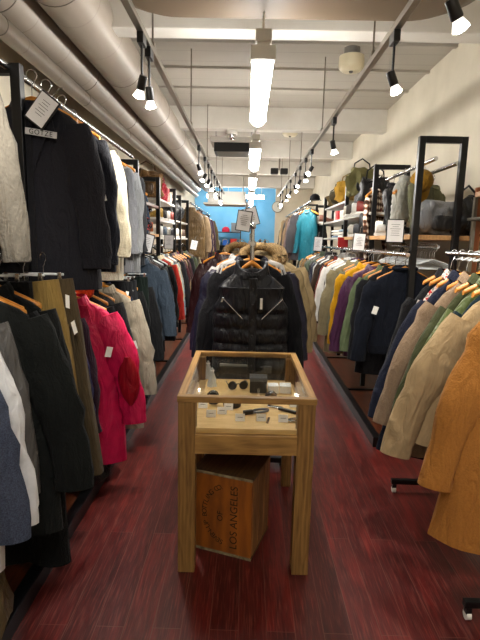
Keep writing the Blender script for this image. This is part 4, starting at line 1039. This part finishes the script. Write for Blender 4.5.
# ------------------------------------------------------------------ crate
cw, chh, cdp = .32, .425, .30
a0 = Vector((-.25, 2.23, 0)); a1 = Vector((.054, 2.125, 0)); ang = math.atan2(a1.y-a0.y, a1.x-a0.x)
nrm = Vector((-math.sin(ang), math.cos(ang), 0)); cc = (a0+a1)/2+nrm*cdp/2
ct = thing('wooden_crate', 'old stencilled wooden bottling crate standing on end under the display case', 'crate', cc, ang)
ob('front_board', MB().box((0, -cdp/2+.008, chh/2), (cw-.004, .016, chh-.024)), M['crate'], ct, bev=.002)
ob('back_board', MB().box((0, cdp/2-.008, chh/2), (cw-.004, .016, chh-.024)), M['crate'], ct, bev=.002)
for z, n_ in ((.006, 'bottom_end'), (chh-.006, 'top_end')):
    e_ = ob(n_, MB().box((0, 0, z), (cw, cdp, .012)), M['crate_top'], ct, bev=.002)
    ob('worn_edge', MB().box((0, -cdp/2-.0012, z), (cw, .003, .013)), M['crate_edge'], e_)
for s in (-1, 1):
    for k in range(3):
        ob('side_slat', MB().box((s*(cw/2-.007), (k-1)*(cdp-.03)/3, chh/2), (.014, (cdp-.04)/3-.004, chh-.026)), M['crate_side'], ct, bev=.002)
yst = -cdp/2-.0006
def sten(s_, size, x, z, ang_):
    me = text_mesh(s_, size, ext=.0004); o = link('stencil_letters', me, M['stencil'], ct, (x, yst, z))
    # letters lie in the front plane, turned by ang_
    o.rotation_mode = 'QUATERNION'
    o.rotation_quaternion = (Matrix.Rotation(ang_, 3, 'Y') @ Matrix.Rotation(R_(90), 3, 'X')).to_quaternion()
    return o
sten('LOS ANGELES', .054, .068, chh/2-.005, R_(-90)); sten('OF', .042, -.005, chh/2-.01, R_(-90))
word = 'SEVEN-UP BOTTLING CO.'; Rr = .135
for i, ch in enumerate(word):
    if ch == ' ': continue
    th = R_(-75+150*i/(len(word)-1))  # angle along the arc, 0 points towards -x
    x = .035-Rr*math.cos(th)*.92; z = chh/2+Rr*math.sin(th)*1.12
    sten(ch, .036, x, z, R_(-90)+th)

# ------------------------------------------------------------------ bags, caps and shoes on shelves
def blob(name, c, r, m, parent, sq=1, nz=.12, n=20, seed=0, flatb=True):
    rg = []
    for i in range(n//2+1):
        f = -math.pi/2+math.pi*i/(n//2); f = max(min(f, 1.52), -1.52)
        ring = []
        for j in range(n):
            t = 2*math.pi*j/n; d = Vector((math.cos(f)*math.cos(t), math.cos(f)*math.sin(t), math.sin(f)))
            e2 = Vector([math.copysign(abs(q)**sq, q) for q in d])
            k = 1+nz*noise.noise(d*2+Vector((seed, seed, 0)))
            p = Vector((e2.x*r[0]*k, e2.y*r[1]*k, e2.z*r[2]*k))
            ring.append(p+Vector(c))
        rg.append(ring)
    return ob(name, MB().rings(rg), m, parent, smooth=True)
def bag(loc, size, col, lab, fk='leather', rz=0, strap=True, name='handbag', cat='bag', strap_col=None, seed=0):
    t = thing(name, lab, cat, loc, rz)
    blob('body', (0, 0, size[2]*.5), (size[0]*.53, size[1]*.53, size[2]*.5), fabric(col, fk), t, .78, .45, 28, seed)
    sm_ = fabric(strap_col or shade(col, .7), 'leather')
    if strap: ob('strap', MB().tube([(-size[0]*.32, 0, size[2]*.85), (-size[0]*.28, 0, size[2]*1.15), (0, 0, size[2]*1.32), (size[0]*.28, 0, size[2]*1.15), (size[0]*.32, 0, size[2]*.85)], .009, 8), sm_, t, smooth=True)
    blob('pocket', (0, -size[1]*.45, size[2]*.35), (size[0]*.3, size[1]*.16, size[2]*.22), sm_, t, .6, .1, 16, seed)
    return t
def cap(loc, col, lab, rz=0, rx=0, s=1):
    t = thing('baseball_cap', lab, 'cap', loc, rot=(rx, 0, rz)); m = fabric(col, 'cotton')
    ob('crown', MB().lathe((0, 0, 0), [(.085*s, 0), (.09*s, .03*s), (.08*s, .07*s), (.05*s, .1*s), (.012*s, .112*s)], 20), m, t, smooth=True)
    rg = []
    for i in range(9):
        a = R_(-160+140*i/8); rg.append((math.cos(a), math.sin(a)))
    mb = MB(); vs = [(x*.088*s, y*.088*s, .004) for x, y in rg]+[(x*.1*s, y*.17*s, -.004-.01*abs(x)) for x, y in rg]+[(x*.088*s, y*.088*s, .009) for x, y in rg]+[(x*.1*s, y*.17*s, .001-.01*abs(x)) for x, y in rg]
    fs = []
    for i in range(8): fs += [(i, i+1, 10+i, 9+i), (18+i, 27+i, 28+i, 19+i), (9+i, 10+i, 28+i, 27+i), (i, 18+i, 19+i, i+1)]
    mb.add(vs, fs); ob('brim', mb, m, t, smooth=True)
    ob('top_button', MB().lathe((0, 0, .112*s), [(.008, -.002), (.007, .004), (.002, .006)], 10), m, t)
    return t
def shoe(loc, col, lab, rz=0, sole='#d9d6cf', grp=None, s=1, boot=False):
    t = thing('boot' if boot else 'sneaker', lab, 'shoe', loc, rz, group=grp); t.scale = (s, s, s)
    def up_():
        rg = []
        hts = [(-.13, .02, .045), (-.12, .034, .06), (-.08, .042, .055), (-.03, .044, .065), (.03, .04, .09), (.07, .037, .115 if not boot else .2), (.11, .036, .12 if not boot else .22), (.13, .028, .11 if not boot else .21)]
        for y, w, h in hts: rg.append([Vector((w*math.cos(a), y, .018+max(0, (h)*(.5+.5*math.sin(a))))) for a in [2*math.pi*j/14 for j in range(14)]])
        return MB().rings(rg).mesh('upper', True)
    def so_():
        rg = []
        for z, k_ in ((0, .96), (.012, 1), (.026, .98)):
            rg.append([Vector(((.038+.008*math.cos(a*1))*k_*math.cos(a), .14*k_*math.sin(a), z)) for a in [2*math.pi*j/20 for j in range(20)]])
        return MB().rings(rg).mesh('sole', True)
    link('upper', cached(('upper', boot), up_), fabric(col, 'leather'), t); link('sole', cached('sole', so_), mat_c(sole), t)
    def la_():
        mb = MB()
        for k in range(4): mb.tube([(-.022, -.06+.022*k, .072+.011*k), (0, -.06+.022*k, .079+.012*k), (.022, -.06+.022*k, .072+.011*k)], .0035, 6)
        return mb.mesh('laces', True)
    link('laces', cached('laces', la_), M['tag'], t)
    return t
MC = {}
def mat_c(c):
    if c not in MC: MC[c] = mat('plain', c, .55)
    return MC[c]
def folded(loc, w, d, cols, labs, grp, rz=0):
    z = loc[2]
    for i, c in enumerate(cols):
        h = .03
        t = thing('folded_shirt', labs[i], 'folded shirt', (loc[0]+random.uniform(-.01, .01), loc[1], z), rz+random.uniform(-.06, .06), group=grp)
        blob('cloth', (0, 0, h/2+.001), (w/2, d/2, h/2), fabric(c, 'cotton'), t, .35, .06, 24, i)
        ob('collar', MB().tube([(-.05, -d*.32, h), (0, -d*.40, h+.003), (.05, -d*.32, h)], .006, 6), fabric(shade(c, .85), 'cotton'), t, smooth=True)
        z += h+.008
def bx(name, loc, size, col, lab, cat='box', rz=0, lid=None, grp=None):
    t = thing(name, lab, cat, loc, rz, group=grp)
    ob('body', MB().box((0, 0, size[2]*.39), (size[0]*.96, size[1]*.96, size[2]*.78)), mat_c(col), t, bev=.003)
    ob('lid', MB().box((0, 0, size[2]*.87), (size[0], size[1], size[2]*.26)), mat_c(lid or col), t, bev=.003)
    return t
# first right bay
SZ = 1.6175
g = bag((1.47, 3.86, SZ), (.30, .22, .27), '#6f6f70', 'silver grey rounded helmet bag on the first wooden shelf', 'leather', .2, False, 'helmet_bag', strap_col='#2a2a2c', seed=2)
cap((1.47, 4.2, SZ+.17), '#d6d6d8', 'white cap propped up behind the silver grey bag', .3, R_(-25), 1.2)
bx('stand_box', (1.47, 4.2, SZ), (.14, .14, .165), '#2a2a2c', 'small dark box under the propped white cap')
bag((1.69, 3.84, SZ), (.26, .18, .29), '#131314', 'black leather shoulder bag beside the silver grey bag', 'leather', .4, True, seed=4)
cap((1.36, 3.98, 2.04), '#8f6a22', 'mustard cap hanging over the grey vest', .2, R_(80), 1.0)
for k, (x, y, c) in enumerate([(1.3, 4.5, '#d8d6d0'), (1.42, 4.5, '#2a2a2c')]):
    shoe((x, y, SZ), c, ['white sneaker on the first wooden shelf near the hanging black jacket', 'black sneaker on the first wooden shelf near the hanging black jacket'][k], R_(80))
# second bay: backpack, plaid shirt, sneakers
bag((1.4, 5.55, 1.855), (.34, .24, .42), '#1a1a1c', 'black backpack on the shelf above the plaid shirt', 'nylon', .2, True, 'backpack', 'backpack', seed=6)
bag((1.36, 6.05, 2.1), (.34, .2, .34), '#75704a', 'olive bag with black rim on top of the rack', 'cotton', .2, True, 'tote_bag', strap_col='#151515', seed=9)
garment('shirt', '#6b4632', 1.3, 5.1, 2.2, 'brown and white plaid shirt hanging in the second bay', 'shirt', fk='plaid', yaw=R_(55), wscale=.9, lscale=.62, detail=False)
rail(rr, 1.3, 4.87, 5.5, 2.2, .012)
for k, (x, y, c) in enumerate([(1.28, 5.25, '#8a3a34'), (1.28, 5.5, '#e2e0da'), (1.28, 5.8, '#56504c'), (1.3, 6.05, '#d0c8ba')]):
    shoe((x, y, 1.853), c, ['red and white sneaker below the plaid shirt', 'white sneaker below the black backpack', 'grey brown sneaker below the black backpack', 'cream sneaker by the second bay post'][k], R_(78), grp='sneakers in the second bay')
for k, (x, y, c) in enumerate([(1.26, 5.0, '#202124'), (1.26, 5.25, '#3a3c40'), (1.27, 5.55, '#b8b4aa')]):
    shoe((x, y, SZ), c, ['black high sneaker on the lower shelf by the sign card', 'dark grey sneaker on the lower shelf behind the black one', 'pale sneaker on the lower shelf, last of three'][k], R_(60), boot=k == 0, grp='sneakers on the lower second bay shelf')
# third bay
bag((1.36, 6.75, 2.073), (.34, .22, .3), '#a27c2c', 'mustard yellow bag on the top shelf', 'cotton', .2, True, 'tote_bag', seed=11)
bag((1.34, 7.2, 2.073), (.3, .22, .26), '#4a4230', 'dark olive bag on the top shelf behind the mustard one', 'cotton', .1, True, 'tote_bag', seed=12)
bag((1.34, 7.6, 2.073), (.26, .2, .22), '#6e5c3c', 'brown bag at the end of the top shelf', 'cotton', .1, True, 'tote_bag', seed=13)
bx('gift_box', (1.3, 6.95, 1.853), (.12, .16, .13), '#a81e22', 'red box on the middle shelf beside white mugs')
for k in range(4):
    t = thing('ceramic_mug', 'white ceramic mug on the middle shelf, %s after the red box' % ['third', 'second', 'first', 'last'][k] if k != 3 else 'white ceramic mug on the middle shelf, before the red box', 'mug', (1.29, (6.42, 6.56, 6.7, 7.15)[k], 1.853), group='white mugs on the middle shelf')
    ob('cup', MB().lathe((0, 0, 0), [(.035, .001), (.045, .01), (.047, .12), (.04, .12), (.038, .02)], 16), mat_c('#ded9cc'), t, smooth=True)
    ob('handle', MB().tube([(0, -.045, .09), (0, -.07, .08), (0, -.07, .04), (0, -.045, .03)], .006, 6), mat_c('#ded9cc'), t)
folded((1.36, 6.55, 1.613), .26, .3, ['#cfccc4', '#dcd9d2', '#8fa0b0'], ['white folded shirt, bottom of the stack near the red label box', 'white folded shirt, middle of the stack near the red label box', 'pale blue folded shirt topping the first stack'], 'folded shirts on the low shelf')
folded((1.36, 7.1, 1.613), .26, .3, ['#5f7385', '#c9c7c0', '#d9d7cf'], ['blue folded shirt, bottom of the second stack', 'white folded shirt, middle of the second stack', 'white folded shirt topping the second stack'], 'folded shirts on the low shelf')
bx('red_sign_box', (1.19, 6.1, 1.49), (.13, .03, .12), '#b81f22', 'small red sale sign hanging by the second bay post', 'sign', 0)
for k, (y, c, l_) in enumerate([(8.1, '#7d5344', 'brown shoe on the shelf behind the turquoise jacket post'), (8.4, '#d4cfc6', 'white shoe on the shelf behind the turquoise jacket post'), (8.65, '#2a2a2c', 'black shoe on the shelf behind the turquoise jacket post')]):
    shoe((1.3, y, 1.853), c, l_, R_(80))
cap((1.15, 8.6, 2.26), '#1d1d20', 'black cap on top of the upper rail near the turquoise jacket', .3)
# shelf unit bag
bag((1.72, 3.1, 1.741), (.18, .2, .13), '#17171a', 'small black pouch on the steel wall shelf', 'leather', 0, False, 'pouch', seed=15)
bag((1.75, 2.7, 1.918), (.2, .26, .14), '#2a2723', 'dark pouch on top of the wall shelf unit', 'leather', 0, False, 'pouch', seed=16)

# left bays
garment('puffer', '#7b5f38', -1.2, 4.95, 2.2, 'brown padded jacket hanging high behind the grey coats', 'puffer jacket', fk='fur', yaw=R_(-50), wscale=.9, lscale=.8, detail=False)
rail(lr, -1.2, 4.62, 5.68, 2.2, .012)
garment('jacket', '#2b3a4c', -1.25, 5.35, 2.2, 'dark blue jacket hanging behind the brown padded one', 'jacket', fk='denim', yaw=R_(-40), wscale=.8, lscale=.6, detail=False)
bag((-1.22, 5.15, 1.596), (.34, .24, .2), '#222225', 'black and white patterned duffel on the first duct-side shelf', 'floral', .1, True, 'duffel_bag', seed=21)
bag((-1.18, 4.85, 1.596), (.22, .2, .16), '#c9c7c2', 'white camo pouch on the shelf before the patterned duffel', 'camo', .1, False, 'pouch', seed=22)
shoe((-1.2, 5.48, 1.596), '#b5683c', 'orange tan sneaker beside the patterned duffel', R_(-80))
bag((-1.25, 6.0, 2.013), (.36, .26, .34), '#6a4f2f', 'brown fur bag topping the shelves under the ducts', 'fur', .1, True, 'tote_bag', seed=23)
bag((-1.2, 6.45, 2.013), (.3, .22, .26), '#a01c2c', 'red floral bag on top of the shelves under the ducts', 'nylon', .1, True, 'tote_bag', seed=24)
bag((-1.2, 6.78, 2.013), (.24, .2, .18), '#c4b8ae', 'pale pink bag on top of the shelves under the ducts', 'cotton', .1, True, 'tote_bag', seed=25)
cl = [('#c09a4a', 'tan yellow'), ('#3c3a3a', 'charcoal'), ('#d8d4cc', 'white'), ('#7d3b34', 'brick red')]
for k, (c, n_) in enumerate(cl):
    shoe((-1.16, 5.9+.28*k, 1.773), c, n_+' sneaker on the middle shoe shelf under the ducts', R_(-80), grp='sneakers on the duct-side shelves')
for k, (c, n_) in enumerate([('#e0ded8', 'bright white'), ('#4c5a6a', 'slate blue'), ('#a8a49c', 'ash grey'), ('#26262a', 'black')]):
    shoe((-1.16, 5.9+.28*k, 1.563), c, n_+' sneaker on the lowest shoe shelf under the ducts', R_(-80), grp='sneakers on the duct-side shelves')
for k, (c, n_) in enumerate([('#d8d4cc', 'off-white'), ('#c8b8a0', 'beige'), ('#5a4a42', 'brown')]):
    shoe((-1.16, 7.25+.35*k, 1.563), c, n_+' sneaker on the shelf nearer the quilted vest', R_(-80), grp='sneakers on the duct-side shelves')
bag((-1.2, 7.35, 1.813), (.3, .24, .3), '#1b1b1e', 'black backpack on the shelf beside the quilted vest', 'nylon', 0, True, 'backpack', 'backpack', seed=26)
bag((-1.2, 8.0, 1.813), (.26, .24, .26), '#2e3238', 'dark grey tote on the shelf beside the quilted vest', 'nylon', 0, True, 'tote_bag', seed=27)
# things low at the left: shoes under pink coat, plastic wrapped item
cap((-1.25, 1.7, 1.578), '#cfc9bd', 'off-white hat on the wooden shelf below the grey sweatshirt', R_(50))
bag((-1.02, 1.55, .067), (.3, .25, .34), '#5d5038', 'brown item wrapped in clear plastic on the platform', 'satin', .1, False, 'wrapped_bag', seed=28)
bag((-.98, 2.9, .067), (.3, .5, .14), '#0f0f10', 'black boot bag on the platform beneath the pink coat', 'leather', .1, False, 'shoe_bag', seed=29)
for k in range(3):
    shoe((-1.0, 3.3+.4*k, .067), '#18181a', ['black boot on the platform beneath the cream parka', 'black boot on the platform beneath the indigo jacket', 'black boot on the platform beneath the charcoal trousers'][k], R_(-70), '#141414', boot=True, grp='boots on the duct-side platform')
t = shoe((1.3, 4.1, .067), '#2a2624', 'dark boot on the platform beneath the navy sweatshirt', R_(60), '#1a1a1a', boot=True)

# ------------------------------------------------------------------ back of the shop
ck = thing('wall_clock', 'round pale wall clock on the far partition', 'clock', tuple(at(277.5, 207, 14.98)))
ob('rim', MB().lathe((0, 0, 0), [(.15, .01), (.17, 0), (.17, -.03), (.15, -.04)], 28, 'Y'), M['track_metal'], ck, smooth=True)
ob('dial', MB().lathe((0, -.03, 0), [(.15, 0), (.15, -.015)], 28, 'Y'), mat_c('#d6d6cc'), ck)
ob('hand', MB().box((.03, -.05, .02), (.08, .004, .012), (0, R_(-30), 0)), M['black_plastic'], ck)
ob('hand', MB().box((0, -.05, .04), (.01, .004, .1)), M['black_plastic'], ck)
co = thing('shop_counter', 'dark counter standing in front of the blue wall', 'counter', (-.2, 15.2, 0))
ob('cabinet', MB().box((0, 0, .5), (1.9, .6, 1.0)), mat_c('#2a2422'), co, bev=.01)
ob('worktop', MB().box((0, 0, 1.02), (2.0, .7, .04)), mat_c('#3a302a'), co, bev=.005)
ob('door', MB().box((-.45, -.305, .5), (.85, .02, .9)), mat_c('#332b28'), co, bev=.004)
ob('door', MB().box((.45, -.305, .5), (.85, .02, .9)), mat_c('#332b28'), co, bev=.004)
sh = thing('display_shelves', 'dark display shelves against the blue wall behind the counter', 'shelf', (-.9, 16.6, 0))
for z in (.9, 1.35, 1.8): ob('shelf', MB().box((0, 0, z), (1.3, .4, .03)), mat_c('#23262c'), sh, bev=.003)
for x in (-.65, .65): ob('side_panel', MB().box((x, 0, .93), (.03, .4, 1.86)), mat_c('#23262c'), sh, bev=.003)
ob('back_panel', MB().box((0, .19, .7), (1.27, .02, 1.3)), mat_c('#1a1c22'), sh)
for (x, z, w, h, c, l_) in [(-1.35, 1.365, .25, .2, '#1f2430', 'dark box on the middle shelf by the blue wall'), (-1.05, 1.365, .22, .16, '#d4d4d6', 'white box on the middle shelf by the blue wall'),
                            (-.75, 1.365, .2, .18, '#2465c4', 'blue box on the middle shelf by the blue wall'), (-.48, 1.365, .22, .22, '#c83228', 'red orange box on the middle shelf by the blue wall'),
                            (-1.3, .915, .3, .25, '#14161a', 'black box on the low shelf by the blue wall'), (-.95, .915, .3, .22, '#33363c', 'grey box on the low shelf by the blue wall'), (-.55, .915, .3, .25, '#1a1c20', 'black box at the low shelf end by the blue wall')]:
    bx('storage_box', (x, 16.58, z), (w, .28, h), c, l_, grp='boxes on the shelves by the blue wall')
cap((-1.25, 16.5, 1.816), '#23252c', 'navy cap on the top shelf by the blue wall', 0, 0, 1.5)
cap((-.75, 16.5, 1.816), '#b02a44', 'crimson cap on the top shelf by the blue wall', .2, 0, 1.5)
bx('storage_box', (-.42, 16.55, 1.816), (.3, .25, .3), '#6f7478', 'grey box on the top shelf by the blue wall')
mo = thing('desk_monitor', 'black flat monitor on the far counter', 'monitor', (.5, 15.2, 1.04))
ob('stand', MB().box((0, .05, .05), (.06, .05, .1)).box((0, .03, .008), (.25, .2, .014)), M['black_plastic'], mo)
ob('screen', MB().box((0, 0, .26), (.5, .04, .34)), M['black_plastic'], mo, bev=.006)
bs = thing('low_cupboard', 'dark cupboard against the blue wall beside the partition', 'cupboard', (.52, 16.5, 0))
ob('cabinet', MB().box((0, 0, .65), (.56, .5, 1.3)), mat_c('#1c2740'), bs, bev=.01); ob('door', MB().box((0, -.26, .65), (.5, .02, 1.2)), mat_c('#24345a'), bs, bev=.004)
for k in range(2): shoe((.42+.16*k, 16.4, 1.301), '#1a1a1c', 'black boot of the pair on the dark cupboard, %s the partition' % ('away from' if k == 0 else 'next to'), 0, '#111111', boot=True, s=1.3, grp='boots on the dark cupboard')
rs = thing('counter_sign', 'small red and green sign standing on the far counter', 'sign', (-.88, 14.95, 1.04))
ob('panel', MB().box((0, 0, .06), (.5, .03, .12)), mat_c('#c22c20'), rs, bev=.003); ob('green_panel', MB().box((.1, -.018, .06), (.28, .01, .1)), mat_c('#1f9a4a'), rs)

print('labels', len(LABELS), 'objects', len(bpy.data.objects))
